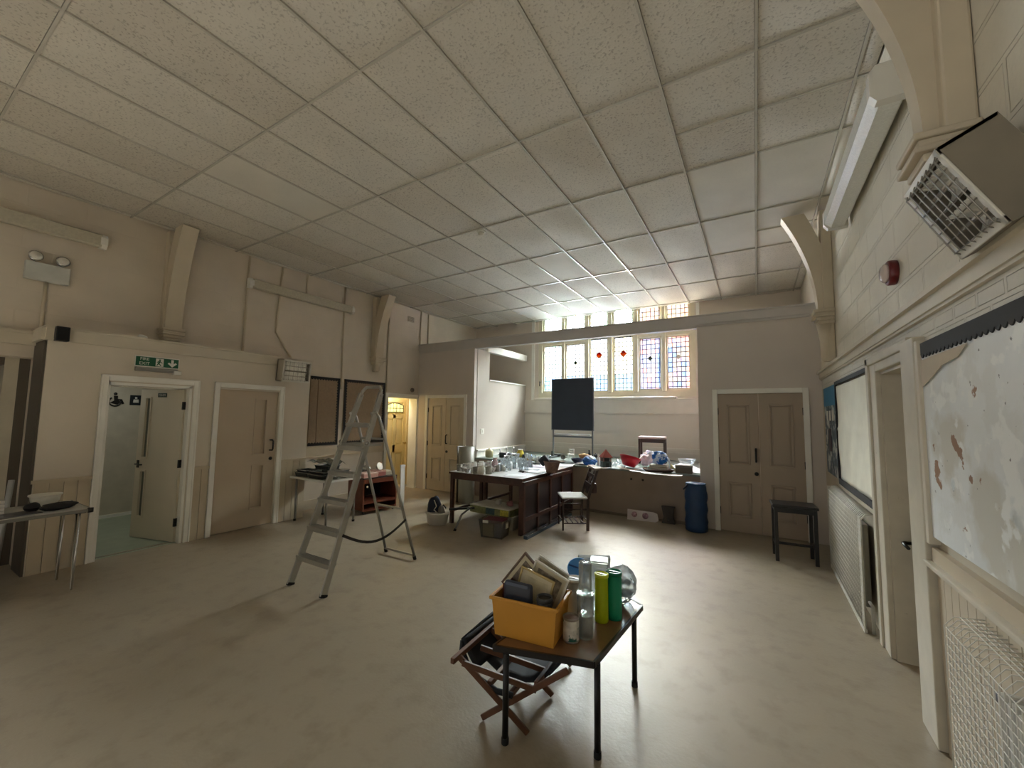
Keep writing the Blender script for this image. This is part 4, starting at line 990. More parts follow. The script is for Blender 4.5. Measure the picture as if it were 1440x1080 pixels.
# ---- long wooden tables pushed against the counter
def long_table(loc, w, dpt, lab, top_z=.78):
    r = thing('wooden_table', loc, 0, lab, 'table', 'pushed together wooden tables')
    MB().box(-w/2, w/2, -dpt/2, dpt/2, top_z-.022, top_z, .004).build('top', white_lam, r)
    e = MB()
    for a in ((-w/2-.002, w/2+.002, -dpt/2-.004, -dpt/2+.012), (-w/2-.002, w/2+.002, dpt/2-.012, dpt/2+.004), (-w/2-.004, -w/2+.012, -dpt/2, dpt/2), (w/2-.012, w/2+.004, -dpt/2, dpt/2)): e.box(*a, top_z-.03, top_z-.003)
    e.build('edge', brown_wood, r)
    for x in (-w/2+.04, w/2-.04):
        for y in (-dpt/2+.04, dpt/2-.04): MB().box(x-.026, x+.026, y-.026, y+.026, 0, top_z-.03, .004).build('leg', brown_wood, r)
    for a in ((-w/2+.03, w/2-.03, -dpt/2+.025, -dpt/2+.045), (-w/2+.03, w/2-.03, dpt/2-.045, dpt/2-.025), (-w/2+.025, -w/2+.045, -dpt/2+.03, dpt/2-.03), (w/2-.045, w/2-.025, -dpt/2+.03, dpt/2-.03)): MB().box(*a, top_z-.11, top_z-.03).build('apron', brown_wood, r)
    for x in (-w/2+.04, w/2-.04): MB().box(x-.016, x+.016, -dpt/2+.06, dpt/2-.06, .17, .21, .004).build('stretcher', brown_wood, r)
    return r
long_table((-3.44, 5.39, 0), 1.3, .86, 'front wooden table with white top under the crockery, nearest the room')
long_table((-3.44, 6.33, 0), 1.3, .92, 'rear wooden table with white top pushed against the counter')
# folded table frame standing on edge along the right side of the tables
ft = thing('folded_trestle', (-2.765, 4.93, 0), 0, 'brown wooden frame with a dark sheet as shade between its posts, leaning along the right side of the tables', 'trestle')
for y in (.02, .44, .86, 1.3, 1.72): MB().box(-.02, .02, y-.025, y+.025, .04, .74, .003).build('post', brown_wood, ft)
MB().box(-.02, .02, 0, 1.74, .68, .74, .003).build('top_rail', brown_wood, ft); MB().box(-.02, .02, 0, 1.74, .2, .25, .003).build('mid_rail', brown_wood, ft)
MB().box(-.012, -.002, .02, 1.72, .04, .7).build('panel', M('dark_gap_shade', (50, 40, 40), .5), ft)  # dark sheet stands in for the shaded open space between the posts
bl = thing('metal_bar', (-2.69, 5.5, 0), math.radians(1), 'long blue grey metal bar with bright edge lying on the floor by the tables', 'bar')
MB().box(-.04, .02, -.62, .98, 0, .045, .004).build('bar_body', M('blue_grey_steel', (66, 82, 96), .4, .5), bl); MB().box(-.04, .022, -.62, .98, .045, .052, .002).build('bright_edge', chrome, bl)
gl = thing('metal_leg_frame', (-4.0, 5.0, 0), 0, 'bent grey metal table leg standing under the left end of the tables', 'leg frame')
P = at(639, 747, 0); gl.location = (P.x, P.y, 0)
MB().tube([(0, 0, .0), (-.0, .16, .2), (.02, .3, .26), (.03, .42, .27)], .015, 8).build('tube', M('grey_steel', (140, 138, 134), .35, .7), gl)
MB().tube([(0, 0, 0), (0, 0.02, .025)], .02, 8).build('foot', rub, gl)
MB().beam((-.3, .24, .225), (.06, .4, .26), .03, .03).build('cross_bar', black_iron, gl)

# roll of floor vinyl standing on end
ro = thing('vinyl_roll', (-4.79, 6.3, 0), 0, 'tall grey roll of vinyl standing on end by the cupboard doors', 'roll')
sp3 = []
for k in range(60):
    t = k/59; a = -2.6 + t*4*PI; r0 = .10+.075*t
    sp3.append((r0*math.cos(a), r0*math.sin(a)))
inn = [(p[0]*.965, p[1]*.965) for p in sp3]
q = MB()
for k in range(59):
    q._add([(*sp3[k], 0), (*sp3[k+1], 0), (*sp3[k+1], 1.05), (*sp3[k], 1.05), (*inn[k], 0), (*inn[k+1], 0), (*inn[k+1], 1.05), (*inn[k], 1.05)], [(0, 1, 2, 3), (7, 6, 5, 4), (3, 2, 6, 7), (4, 5, 1, 0)], True)
bmesh.ops.remove_doubles(q.bm, verts=q.bm.verts, dist=1e-5)
q.build('sheet', M('vinyl_grey', (150, 148, 136), .4, var=.06), ro)
MB().tube([(-.19, -.03, 0), (-.175, -.04, .3), (-.18, -.03, .55), (-.165, -.05, .9), (-.15, -.06, 1.04)], .011, 6).build('white_edge', plast_white, ro)

# ---- chapel chair beside the tables
ch = thing('chapel_chair', (-2.42, 5.8, 0), 0, 'dark wooden chapel chair with pale seat beside the tables', 'chair')
ch.rotation_euler.z = math.atan2(.201, .302)     # local +x points to the back
ch.location = (-2.40, 5.82, 0)
hw, hd = .2, .18
for y in (-hw, hw):
    MB().tube([(-hd, y*.95, 0), (-hd, y*.95, .45)], [.014, .018], 10).build('front_leg', chair_wood, ch)
    MB().prism([(hd-.02, 0), (hd+.02, 0), (hd+.022, .45), (hd+.165, .88), (hd+.13, .89), (hd-.015, .46)], y-.016, y+.016, 'y').build('back_post', chair_wood, ch)
MB().box(-hd-.02, hd+.0, -hw-.02, hw+.02, .45, .478, .012).build('seat', M('pale_seat', (210, 208, 204), .35), ch)
MB().prism([(hd+.11, .862), (hd+.185, .882), (hd+.19, .9), (hd+.1, .895)], -hw-.03, hw+.03, 'y').build('top_rail', M('pale_top_rail', (150, 138, 126), .3), ch)  # top rail much paler than the other chair wood
sl_ = MB()
m_ = Matrix.Translation((hd+.05, 0, .58)) @ Matrix.Rotation(.32, 4, 'Y')
sl_.box(-.008, .008, -.055, .055, -.08, .27, .003, m_)
sl_.build('splat', chair_wood, ch)
for z, q in ((.60, .06), (.76, .035)): MB().box(hd+.0+.33*(z-.46), hd+.02+.33*(z-.46), -hw, hw, z-q, z+q, .003).build('back_rail', chair_wood, ch)
MB().box(hd+.075, hd+.15, -.16, .16, .52, .67, .02).build('book_box', M('red_brown_wood', (66, 36, 30), .4, var=.2), ch)
for z in (.1, .3):
    for y in (-hw*.95, hw*.95): MB().tube([(-hd, y, z), (hd, y, z)], .009, 8).build('stretcher', chair_wood, ch)
for x in (-hd, hd): MB().tube([(x, -hw*.95, .13), (x, hw*.95, .13)], .009, 8).build('stretcher', chair_wood, ch)
for k in range(4): MB().box(-hd+.06+.075*k, -hd+.075+.075*k, -hw*.95, hw*.95, .105, .118).build('shelf_slat', chair_wood, ch)

# ---- black stool by the far cupboard
st = thing('stool', (.35, 5.955, 0), math.radians(4), 'black wooden bar stool in front of the right cupboard doors', 'stool')
bw_ = M('black_stained_wood', (38, 36, 36), .4, var=.15, scale=20)
MB().box(-.225, .225, -.17, .17, .615, .65, .01).build('seat', bw_, st)
for x in (-.19, .19):
    for y in (-.14, .14): MB().prism([(x-.018, y-.018), (x+.018, y-.018), (x+.018, y+.018), (x-.018, y+.018)], 0, .615, 'z').build('leg', bw_, st)
for y in (-.14, .14): MB().box(-.19, .19, y-.01, y+.01, .56, .615).build('apron', bw_, st)
for x in (-.19, .19): MB().box(x-.01, x+.01, -.14, .14, .56, .615).build('apron', bw_, st)
MB().box(-.19, .19, -.012, .012, .16, .19, .003).build('stretcher', bw_, st)
for x in (-.19, .19): MB().box(x-.01, x+.01, -.14, .14, .16, .19).build('stretcher', bw_, st)

# ---- blue holdall on end, leaning board, dark boot-like prop
bg_ = thing('blue_bag', (-.79, 6.62, 0), 0, 'tall blue cylindrical bag standing by the right cupboard frame', 'bag')
bl_c = M('blue_nylon', (28, 58, 96), .45, var=.15, scale=8, bump=.5, bscale=14)
pr_ = [(0, 0), (.12, 0), (.15, .02), (.155, .08)]+[(.152+.008*math.sin(k*1.9), .1+.055*k) for k in range(10)]+[(.14, .66), (.1, .69), (0, .69)]
MB().lathe(pr_, n=24, sy=.85).build('sack', bl_c, bg_)
MB().tube([(-.1, -.06, .67), (-.13, -.1, .63), (-.16, -.06, .6)], .012).build('strap', M('dark_blue_strap', (20, 30, 52), .7), bg_)
MB().tube([(.13*math.cos(t), .11*math.sin(t), .685) for t in [k*.42 for k in range(15)]], .012, 6, closed=True).build('rim', M('blue_rim', (40, 82, 120), .5), bg_)
MB().blob((-.06, -.05, .69), .05, .04, .02, .2, 4, 2).build('crumpled_top', M('grey_blue_cloth', (120, 140, 150), .6), bg_)
wb = thing('patterned_board', (-1.6, 6.78, 0), math.radians(8), 'pale printed panel leaning low against the counter front', 'board')
ml = Matrix.Rotation(-.35, 4, 'X')
MB().prism([(-.24, 0), (.2, 0), (.24, .03), (.22, .13), (.16, .15), (-.24, .165)], 0, .012, 'y', ml).build('panel', M('printed_card', (216, 206, 206), .55), wb)
mo = MB(); mo.lathe([(0, 0), (.045, 0), (.045, .002), (0, .002)], mtx=ml @ Matrix.Translation((-.13, 0, .09)) @ Matrix.Rotation(PI/2, 4, 'X'), n=12); mo.build('print', M('printed_pink', (176, 140, 150), .6, var=.4, scale=40), wb)
mo = MB(); mo.lathe([(0, 0), (.05, 0), (.05, .002), (0, .002)], mtx=ml @ Matrix.Translation((.04, 0, .08)) @ Matrix.Rotation(PI/2, 4, 'X'), n=12); mo.build('print', MATS['printed_pink'], wb)
bo = thing('dark_bracket', (-1.22, 6.86, 0), 0, 'dark metal waisted stand on the floor beside the pale panel', 'stand')
MB().prism([(-.1, 0), (.1, 0), (.07, .1), (.075, .2), (.1, .26), (-.1, .26), (-.09, .2), (-.07, .1)], -.03, .03, 'y').build('plate', M('dark_iron', (74, 68, 62), .5, .4), bo)
MB().lathe([(0, 0), (.02, 0), (.02, .01), (0, .01)], mtx=Matrix.Translation((0, -.03, .06)) @ Matrix.Rotation(PI/2, 4, 'X'), n=12).build('boss', M('iron_boss', (120, 116, 108), .4, .6), bo)

# ---- white tub with navy bag
tb = thing('washing_up_bowl', (-4.2, 4.84, 0), .2, 'white plastic tub on the floor left of the tables', 'tub')
MB().lathe([(0, 0), (.14, 0), (.15, .01), (.18, .15), (.19, .165), (.178, .165), (.14, .02), (0, .02)], n=26, sy=.8).build('bowl', M('tub_white', (206, 202, 192), .4), tb)
MB().lathe([(.178, .16), (.197, .16), (.197, .172), (.178, .172)], n=26, sy=.8).build('rim', MATS['tub_white'], tb)
nbg = thing('navy_bag', (-4.26, 4.86, .022), .3, 'navy blue bag stuffed in the white tub', 'bag')
MB().blob((-.02, 0, .19), .105, .085, .19, .1, 12, 3, .95).build('bag_body', M('navy_nylon', (18, 28, 46), .6, bump=.4, bscale=16), nbg)
MB().tube([(.02, -.1, .34), (.06, -.1, .25), (.03, -.12, .2), (.08, -.09, .14)], .008).build('piping', M('pale_piping', (190, 184, 168), .6), nbg)
MB().tube([(.1, -.04, .2), (.14, -.02, .26), (.16, .03, .2)], .01).build('strap', black_iron, nbg)
pnl = thing('folded_cloth', (-4.13, 4.84, .022), .4, 'grey cloth folded into the right side of the white tub', 'cloth')
MB().blob((0, 0, .13), .05, .05, .125, .2, 3, 3, .9).build('cloth_body', M('grey_cloth', (120, 116, 106), .8), pnl)

# ---- boxes under the tables
cb = thing('clear_crate', (-3.12, 4.79, 0), math.radians(9), 'clear plastic crate with maroon contents in front of the tables', 'crate')
s = MB(); wall(s, .155, .115, .185, .14, 0, .24)
s.build('bin', clear_mat('crate_clear', (226, 224, 218), .25, .15), cb)
MB().box(-.14, .02, -.1, .1, .012, .19, .01).build('cream_contents', M('cream_stuff', (190, 180, 146), .7), cb); MB().box(.03, .14, -.1, .1, .012, .2, .01).build('blue_contents', M('blue_grey_stuff', (92, 98, 124), .7), cb)
MB().box(-.15, .15, -.11, .11, .2, .235, .015).build('maroon_contents', M('maroon_cloth', (86, 28, 36), .75), cb)
MB().box(-.12, -.04, -.142, -.134, .2, .235).build('label', plast_white, cb)
MB().box(.168, .178, -.03, .05, .12, .2).build('side_label', plast_white, cb)
cb2 = thing('grey_crate', (-3.28, 5.3, 0), 0, 'pale plastic crate under the front table, below the game box', 'crate')
s = MB(); wall(s, .24, .17, .26, .19, 0, .19); s.build('bin', M('pale_grey_plastic', (180, 178, 166), .5), cb2)
MB().box(-.265, .265, -.195, .195, .185, .2, .004).build('lid', M('pale_lid', (190, 188, 178), .5), cb2)
gb = thing('game_box', (-3.38, 5.24, .2), math.radians(-3), 'flat white topped game box with yellow pictures under the table', 'box')
MB().box(-.36, .36, -.2, .2, 0, .1, .003).build('base', M('game_box_olive', (136, 138, 92), .5, var=.4, scale=12), gb)
MB().box(-.365, .365, -.205, .205, .1, .112, .003).build('lid', M('game_box_lid', (214, 210, 198), .45), gb)
q = MB(); q.box(.2, .34, -.2035, -.2, .01, .095); q.build('yellow_label', M('yellow_label', (206, 196, 80), .5, var=.3, scale=30), gb)
q = MB(); q.box(-.06, .1, -.2035, -.2, .01, .095); q.build('dark_picture', M('teal_picture', (60, 84, 86), .5, var=.4, scale=20), gb)
for k, (dx, c, lab) in enumerate(((-.1, (196, 192, 184), 'small white toy lying on the game box under the table'), (.1, (150, 96, 96), 'small dusky pink toy on the game box under the table'))):
    t = thing('small_toy', (-3.26+dx, 5.24, .312), 0, lab, 'toy'); MB().blob((0, 0, .035), .055, .035, .037, .2, k+20, 2, .9).build('toy_body', M('toy_%s' % ('white', 'pink')[k], c, .5), t); MB().blob((.03, 0, .07), .022, .02, .02, .1, k+30, 2).build('head', MATS['toy_%s' % ('white', 'pink')[k]], t)

# ================================================================== crockery on the tables
ZT = .781
china = M('white_china', (226, 224, 218), .22, var=.05, scale=30); stone_ = M('stoneware_grey', (150, 146, 136), .4, var=.3, scale=30); pat = M('patterned_china', (190, 184, 178), .25, var=.45, scale=50)
def mug_proto(name, r, h, mat, cat, handle=True, prof=None, dark=None):
    o = thing(name, (0, 0, -5), 0, 'x', cat)
    MB().lathe(prof or [(0, 0), (r*.85, 0), (r*.95, .006), (r, h), (r-.005, h), (r*.9, .012), (0, .01)], n=18).build('body', mat, o)
    if handle: MB().tube([(r*.95, 0, h*.8), (r+.025, 0, h*.8), (r+.032, 0, h*.5), (r+.022, 0, h*.25), (r*.93, 0, h*.22)], .006, 6).build('handle', mat, o)
    if dark: MB().lathe([(0, h*.8), (r*.95, h*.8), (r*.95, h*.83), (0, h*.83)], n=18).build('contents', dark, o)
    return o
mug = mug_proto('mug', .04, .09, china, 'mug'); cup = mug_proto('teacup', .045, .065, pat, 'teacup', prof=[(0, 0), (.025, 0), (.03, .01), (.045, .05), (.048, .065), (.043, .065), (.027, .014), (0, .012)])
tinp = mug_proto('stoneware_pot', .045, .1, stone_, 'pot', False); jug = mug_proto('jug', .055, .13, china, 'jug', prof=[(0, 0), (.045, 0), (.06, .04), (.055, .09), (.042, .12), (.046, .13), (.04, .13), (.05, .05), (0, .01)])
gob = thing('glass_tumbler', (0, 0, -5), 0, 'x', 'glass'); gclr = clear_mat('drinking_glass', (247, 250, 251), .07, .03)
MB().lathe([(0, 0), (.028, 0), (.032, .1), (.03, .1), (.026, .01), (0, .008)], n=14).build('body', gclr, gob); MB().lathe([(0, .001), (.027, .001), (.0275, .012), (0, .012)], n=14).build('base', gclr, gob)
wgl = thing('wine_glass', (0, 0, -5), 0, 'x', 'glass')
MB().lathe([(0, .07), (.02, .075), (.034, .1), (.036, .13), (.032, .16), (.03, .16), (.033, .13), (.03, .1), (0, .08)], n=14).build('bowl', gclr, wgl); MB().lathe([(0, 0), (.032, 0), (.03, .004), (.006, .008), (.005, .07), (0, .075)], n=14).build('stem', gclr, wgl)
first = {}
def put(proto, px, py, z, label, group, rz=None, sc=1, dz=0, z_at=None):
    P = at(px, py, z)
    rz = random.uniform(0, 6.28) if rz is None else rz
    loc = (P.x, P.y, z+dz+.0005)
    if proto.name not in first:
        first[proto.name] = 1; proto.location = loc; proto.rotation_euler.z = rz; proto['label'] = label; proto['group'] = group; proto.scale = (sc,)*3; return proto
    return dup(proto, loc, rz, label, group, (sc,)*3)
G1 = 'crockery at the front left corner of the wooden tables'
for k, (pr_o, px, py, sc, lab) in enumerate((
    (tinp, 646, 662, 1, 'grey stoneware pot at the outer left corner of the front table'),
    (cup, 652, 663, 1.05, 'patterned teacup second from the left in the front row of crockery'),
    (cup, 656.8, 664.5, 1.0, 'patterned teacup third from the left in the front row of crockery'),
    (mug, 664.8, 665, .95, 'white mug fourth from the left in the front row of crockery'),
    (tinp, 669, 666, 1.0, 'stoneware pot in the middle of the front row of crockery'),
    (jug, 676, 667, 1.0, 'white bellied jug, tallest of the front row of crockery'),
    (tinp, 687, 666.5, 1.15, 'grey pot with dark mouth at the right of the front row of crockery'),
    (cup, 692.5, 664, 1.15, 'patterned cup just right of the dark mouthed pot'),
    (tinp, 699, 663, .95, 'small stoneware pot near the right end of the crockery'),
    (mug, 707.5, 662, 1.05, 'greenish mug last on the right of the crockery, next to the glasses'),
    (cup, 655, 658, 1.1, 'patterned teacup behind the left end of the front row'),
    (mug, 660.5, 658.5, .95, 'white mug in the back row, left of the stacked jugs'),
    (jug, 667, 659, .85, 'small white jug in the middle of the back row of crockery'),
    (jug, 677, 658.5, .9, 'second white jug in the back row of crockery'),
    (cup, 684.5, 657.5, 1.2, 'wide patterned cup at the right of the back row of crockery'),
    (mug, 688.5, 656.5, 1.1, 'tall pale mug at the back row, near the pink vase'))):
    put(pr_o, px, py, ZT, lab, G1, sc=sc)
vs = thing('vase', tuple(at(696, 657, ZT)), 0, 'pinkish speckled vase standing among the crockery', 'vase')
MB().lathe([(0, 0), (.035, 0), (.055, .04), (.05, .09), (.03, .13), (.045, .16), (.04, .16), (.025, .13), (0, .02)], n=18).build('body', M('pink_speckle', (196, 168, 168), .35, var=.4, scale=40), vs); MB().lathe([(.038, .155), (.047, .155), (.047, .164), (.038, .164)], n=18).build('rim', china, vs)
GL = 'clear glasses on the wooden tables'
GLAB = 'clear drinking glass in the crowded cluster on the white tables'
rnd = random.Random(11); used = []
for k in range(400):
    if len(used) >= 34: break
    y = rnd.uniform(5.35, 6.7); x = -3.98+rnd.uniform(0, .8)
    if x > -3.35 and y < 5.75: continue
    if x < -3.55 and y < 5.75: continue
    if any((x-q.x)**2+(y-q.y)**2 < .022 for q in (at(758, 652.5, ZT), at(696, 657, ZT), at(752, 652, ZT))): continue
    if all((x-a)**2+(y-b)**2 > .0075 for a, b in used): used.append((x, y))
for k, (x, y) in enumerate(used):
    pr_o = wgl if k % 3 == 0 else gob
    lab = 'stemmed clear glass in the crowded cluster on the white tables' if pr_o is wgl else GLAB
    o = dup(pr_o, (x, y, ZT), rnd.uniform(0, 6), lab, 'stemmed glasses on the white tables' if pr_o is wgl else 'clear tumblers on the white tables', (1.1,)*3)
for pr_o in (wgl, gob):
    for ch_ in list(pr_o.children): D.objects.remove(ch_)
    D.objects.remove(pr_o)

def sheet_thing(name, px, py, z, w, h, rz, mat, label, cat, curl=.004):
    P = at(px, py, z); o = thing(name, (P.x, P.y, z), rz, label, cat)
    MB().grid(lambda u, v: Vector(((u-.5)*w, (v-.5)*h, .001+curl*(abs(2*u-1)**3))), 8, 4, .0006).build('sheet', mat, o); return o
pap = M('white_paper', (236, 238, 240), .6, var=.02)
sheet_thing('paper_sheet', 724, 669, ZT, .3, .21, .3, pap, 'white sheet of paper at the front edge of the table', 'paper')
sheet_thing('paper_sheet', 754, 663, ZT, .3, .42, -.1, pap, 'large white sheet of paper left of the brown basket', 'paper')
sheet_thing('paper_sheet', 744, 659, ZT+.002, .42, .3, .2, M('pale_blue_paper', (214, 222, 232), .6), 'pale blue sheet behind the black spectacles', 'paper')
sheet_thing('paper_sheet', 756, 656, ZT+.004, .4, .3, .1, M('lilac_paper', (220, 210, 226), .6), 'lilac tinted sheet in the middle of the tables', 'paper')
sheet_thing('paper_sheet', 795, 655, ZT, .3, .42, .3, pap, 'white sheet at the right edge of the tables behind the basket', 'paper', .02)
P = at(733, 664, ZT); sg_ = thing('sunglasses', tuple(P), -.4, 'black sunglasses lying on the white table', 'sunglasses')
fr_ = MB()
for x in (-.035, .035): fr_.lathe([(0, 0), (.03, 0), (.03, .006), (0, .006)], cx=x, n=14, mtx=Matrix.Translation((0, 0, .005)) @ Matrix.Rotation(.9, 4, 'X'))
fr_.build('lens', black_iron, sg_); tp = MB(); [tp.tube([(s*.065, .0, .01), (s*.062, .06, .015), (s*.03, .11, .006)], .004) for s in (-1, 1)]; tp.build('temple', black_iron, sg_)
MB().tube([(-.01, .0, .015), (.01, 0, .015)], .004).build('bridge', black_iron, sg_)
sl2 = thing('slate', tuple(at(752, 652, ZT)), .1, 'dark grey slate lying behind the papers on the table', 'slate'); MB().box(-.14, .14, -.08, .08, 0, .016, .003).build('plate', M('slate_grey', (74, 80, 86), .6), sl2); MB().box(-.13, .13, -.07, .07, .016, .018).build('face', M('slate_face', (60, 66, 72), .7), sl2)
bs_ = thing('basket', tuple(at(776, 664.5, ZT)), 0, 'brown woven bucket shaped basket at the right edge of the tables', 'basket')
wk = M('brown_wicker', (118, 90, 76), .7, var=.25, scale=60, bump=.6, bscale=90)
MB().lathe([(0, 0), (.085, 0), (.1, .06), (.125, .16), (.13, .17), (.12, .17), (.09, .05), (0, .012)], n=24).build('bowl', wk, bs_); MB().tube([(.125*math.cos(t), .125*math.sin(t), .17) for t in [k*.3 for k in range(21)]], .009, 6, closed=True).build('rim', wk, bs_)
pu = thing('purse', (bs_.location.x-.08, bs_.location.y-.02, ZT+.13), .3, 'dark navy purse leaning out of the brown basket', 'purse')
MB().box(-.07, .07, -.035, .035, 0, .13, .02, Matrix.Rotation(-.7, 4, 'Y')).build('pouch', M('purse_navy', (30, 34, 44), .5), pu); MB().box(-.06, .06, -.038, .038, .1, .12, .004, Matrix.Rotation(-.7, 4, 'Y')).build('flap', M('purse_flap', (52, 58, 70), .5), pu)
wc = thing('white_pot', tuple(at(758, 652.5, ZT)), 0, 'white round pot near the middle of the tables', 'pot')
MB().lathe([(0, 0), (.06, 0), (.08, .03), (.08, .1), (.07, .11), (.07, .1), (.07, .03), (0, .015)], n=20).build('body', china, wc); MB().lathe([(0, .1), (.074, .1), (.06, .115), (.012, .12), (0, .135)], n=20).build('lid', china, wc)

# ================================================================== things on the counter
ZK = .776
def lat(name, px, py, prof, mat, label, cat, z=ZK, part='body', extra=None, n=22, sc=1, yfix=None):
    P = at(px, py, z)
    o = thing(name, (P.x, P.y, z), 0, label, cat)
    MB().lathe([(r*sc, h*sc) for r, h in prof], n=n).build(part, mat, o)
    if extra:
        for pn, pf_, pm in extra: MB().lathe([(r*sc, h*sc) for r, h in pf_], n=n).build(pn, pm, o)
    return o
gy = M('counter_edge_ledge', (150, 146, 138), .5)
beige = M('beige_glaze', (176, 168, 128), .3, var=.12, scale=10)
lat('lidded_crock', 688, 643, [(0, 0), (.07, 0), (.085, .02), (.085, .13), (.07, .15), (.06, .15), (.07, .12), (0, .02)], beige, 'beige lidded crock against the alcove side wall', 'crock', extra=[('lid', [(0, .15), (.07, .15), (.06, .165), (.015, .17), (.018, .19), (0, .195)], beige)])
bx = thing('black_box', tuple(at(706.5, 643.5, ZK)), 0, 'small black box among the silverware on the counter', 'box'); MB().box(-.055, .055, -.04, .04, 0, .1, .004).build('box_body', M('box_black', (26, 28, 34), .5), bx); MB().box(-.057, .057, -.042, .042, .08, .105, .004).build('lid', M('box_black_lid', (36, 38, 46), .5), bx)
sil = M('silver_plate', (190, 190, 192), .25, .7, var=.15, scale=30)
for k, (px, py, h, lab) in enumerate(((703, 640, .14, 'slim silver candlestick behind the black box'), (712, 641, .18, 'tall silver candlestick right of the black box'), (717, 643.5, .1, 'squat silver pot in front of the tall candlestick'), (722, 641.5, .2, 'tallest silver candlestick left of the yellow jug'), (726, 644.5, .09, 'low silver bowl in front of the yellow jug'), (713, 645.5, .07, 'small silver dish right beside the black box'))):
    if h < .12: lat('silver_dish', px, py, [(0, 0), (.04, 0), (.045, .01), (.075, h), (.07, h), (.04, .015), (0, .012)], sil, lab, 'dish', extra=[('foot', [(0, 0), (.045, 0), (.045, .006), (0, .006)], sil)])
    else: lat('candlestick', px, py, [(0, 0), (.045, 0), (.04, .012), (.012, .03), (.01, h*.7), (.02, h*.8), (.018, h), (0, h)], sil, lab, 'candlestick', extra=[('drip_pan', [(0, h*.82), (.035, h*.82), (.035, h*.84), (0, h*.84)], sil)])
lat('yellow_jug', 731.5, 643, [(0, 0), (.05, 0), (.08, .05), (.075, .1), (.05, .14), (.055, .16), (.045, .16), (.06, .1), (0, .02)], M('mustard_glaze', (206, 184, 70), .3, var=.15), 'yellow glazed jug at the corner of the alcove counter', 'jug', extra=[('spout_rim', [(.05, .155), (.06, .16), (.058, .166), (.048, .166)], china)])
for k, (px, py, c, lab) in enumerate(((736, 645, (40, 42, 46), 'small black and white ornament right of the yellow jug'), (741, 643.5, (200, 200, 196), 'small white ornament on the counter, second right of the yellow jug'))):
    o = lat('ornament', px, py, [(0, 0), (.03, 0), (.04, .03), (.02, .06), (.028, .08), (0, .095)], M('ornament_%d' % k, c, .4), lab, 'ornament', extra=[('base', [(0, 0), (.038, 0), (.038, .008), (0, .008)], china)])
gd = thing('gold_tray', tuple(at(747, 647.5, ZK)), .1, 'gilt basket tray on the counter left of the white pot', 'tray'); MB().box(-.12, .12, -.06, .06, 0, .05, .01).build('tray_body', M('gilt_straw', (176, 146, 84), .5, .3, var=.3, scale=30), gd); MB().blob((-.02, 0, .06), .06, .04, .025, .2, 5, 2).build('white_contents', china, gd)
# blackboard easel
eb = thing('blackboard', (-3.285, 7.93, ZK), 0, 'upright blackboard on a silver easel standing on the counter', 'blackboard')
MB().box(-.455, .455, -.015, .015, .6, 1.665, .003).build('board', M('slate_blackboard', (44, 52, 64), .55, var=.1, scale=4), eb)
frb = MB(); [frb.box(*a) for a in ((-.47, -.453, -.018, .018, .59, 1.675), (.453, .47, -.018, .018, .59, 1.675), (-.47, .47, -.018, .018, 1.663, 1.675), (-.47, .47, -.018, .018, .588, .602))]
frb.build('board_frame', M('easel_dull_silver', (120, 122, 124), .4, .6), eb)
for x in (-.43, .44):
    MB().box(x-.014, x+.014, -.012, .012, .04, .6).build('post', MATS['easel_dull_silver'], eb)
    MB().box(x-.03, x+.03, -.16, .16, 0, .04, .006).build('foot', M('easel_foot', (66, 72, 74), .5), eb)
MB().box(-.43, .44, -.012, .012, .44, .48).build('cross_rail', MATS['easel_dull_silver'], eb)
MB().box(-.4, .41, -.07, -.0, .5, .512).build('chalk_ledge', MATS['easel_dull_silver'], eb)
dk = M('dark_machine', (60, 66, 68), .5)
tk = thing('black_toy_truck', tuple(at(782, 642, ZK)), .1, 'dark grey wheeled toy under the left easel post', 'toy'); MB().box(-.1, .1, -.05, .05, .02, .06, .006).build('chassis', dk, tk); MB().box(-.1, -.05, -.045, .045, .06, .12, .006).build('cab', dk, tk)
for x in (-.06, .06):
    for y in (-.05, .05): MB().lathe([(0, 0), (.024, 0), (.024, .012), (0, .012)], mtx=Matrix.Translation((x, y, .024)) @ Matrix.Rotation(PI/2, 4, 'X'), n=12).build('wheel', black_iron, tk)
# doll's chair, white cups, navy bowl, plates, brown things
dc = thing('toy_chair', tuple(at(803, 645, ZK)), .2, "white doll's chair on the counter left of the navy bowl", 'toy')
for x in (-.05, .05):
    for y in (-.05, .05): MB().box(x-.008, x+.008, y-.008, y+.008, 0, .09 if y < 0 else .2).build('leg', plast_white, dc)
MB().box(-.06, .06, -.06, .06, .085, .1, .003).build('seat', plast_white, dc); q = MB(); q.box(-.058, .058, .042, .058, .17, .2, .004); q.box(-.058, .058, .044, .056, .12, .135); q.build('backrest', plast_white, dc)
hn = thing('white_mug', tuple(at(792, 647, ZK)), .4, "white mug lying open beside the doll's chair", 'mug'); ml = Matrix.Translation((0, 0, .05)) @ Matrix.Rotation(PI/2-.2, 4, 'X')
MB().lathe([(0, 0), (.045, 0), (.05, .1), (.045, .1), (.04, .01), (0, .008)], mtx=ml, n=18).build('body', china, hn); MB().tube([ml @ Vector(p) for p in ((.046, 0, .08), (.08, 0, .075), (.085, 0, .04), (.046, 0, .02))], .007).build('handle', china, hn)
lat('navy_bowl', 812, 651, [(0, 0), (.06, 0), (.11, .05), (.125, .085), (.117, .085), (.1, .05), (0, .015)], M('navy_glaze', (44, 48, 72), .3), "navy blue bowl beside the white doll's chair", 'bowl', extra=[('foot', [(0, -.0), (.062, 0), (.062, .006), (0, .006)], china)])
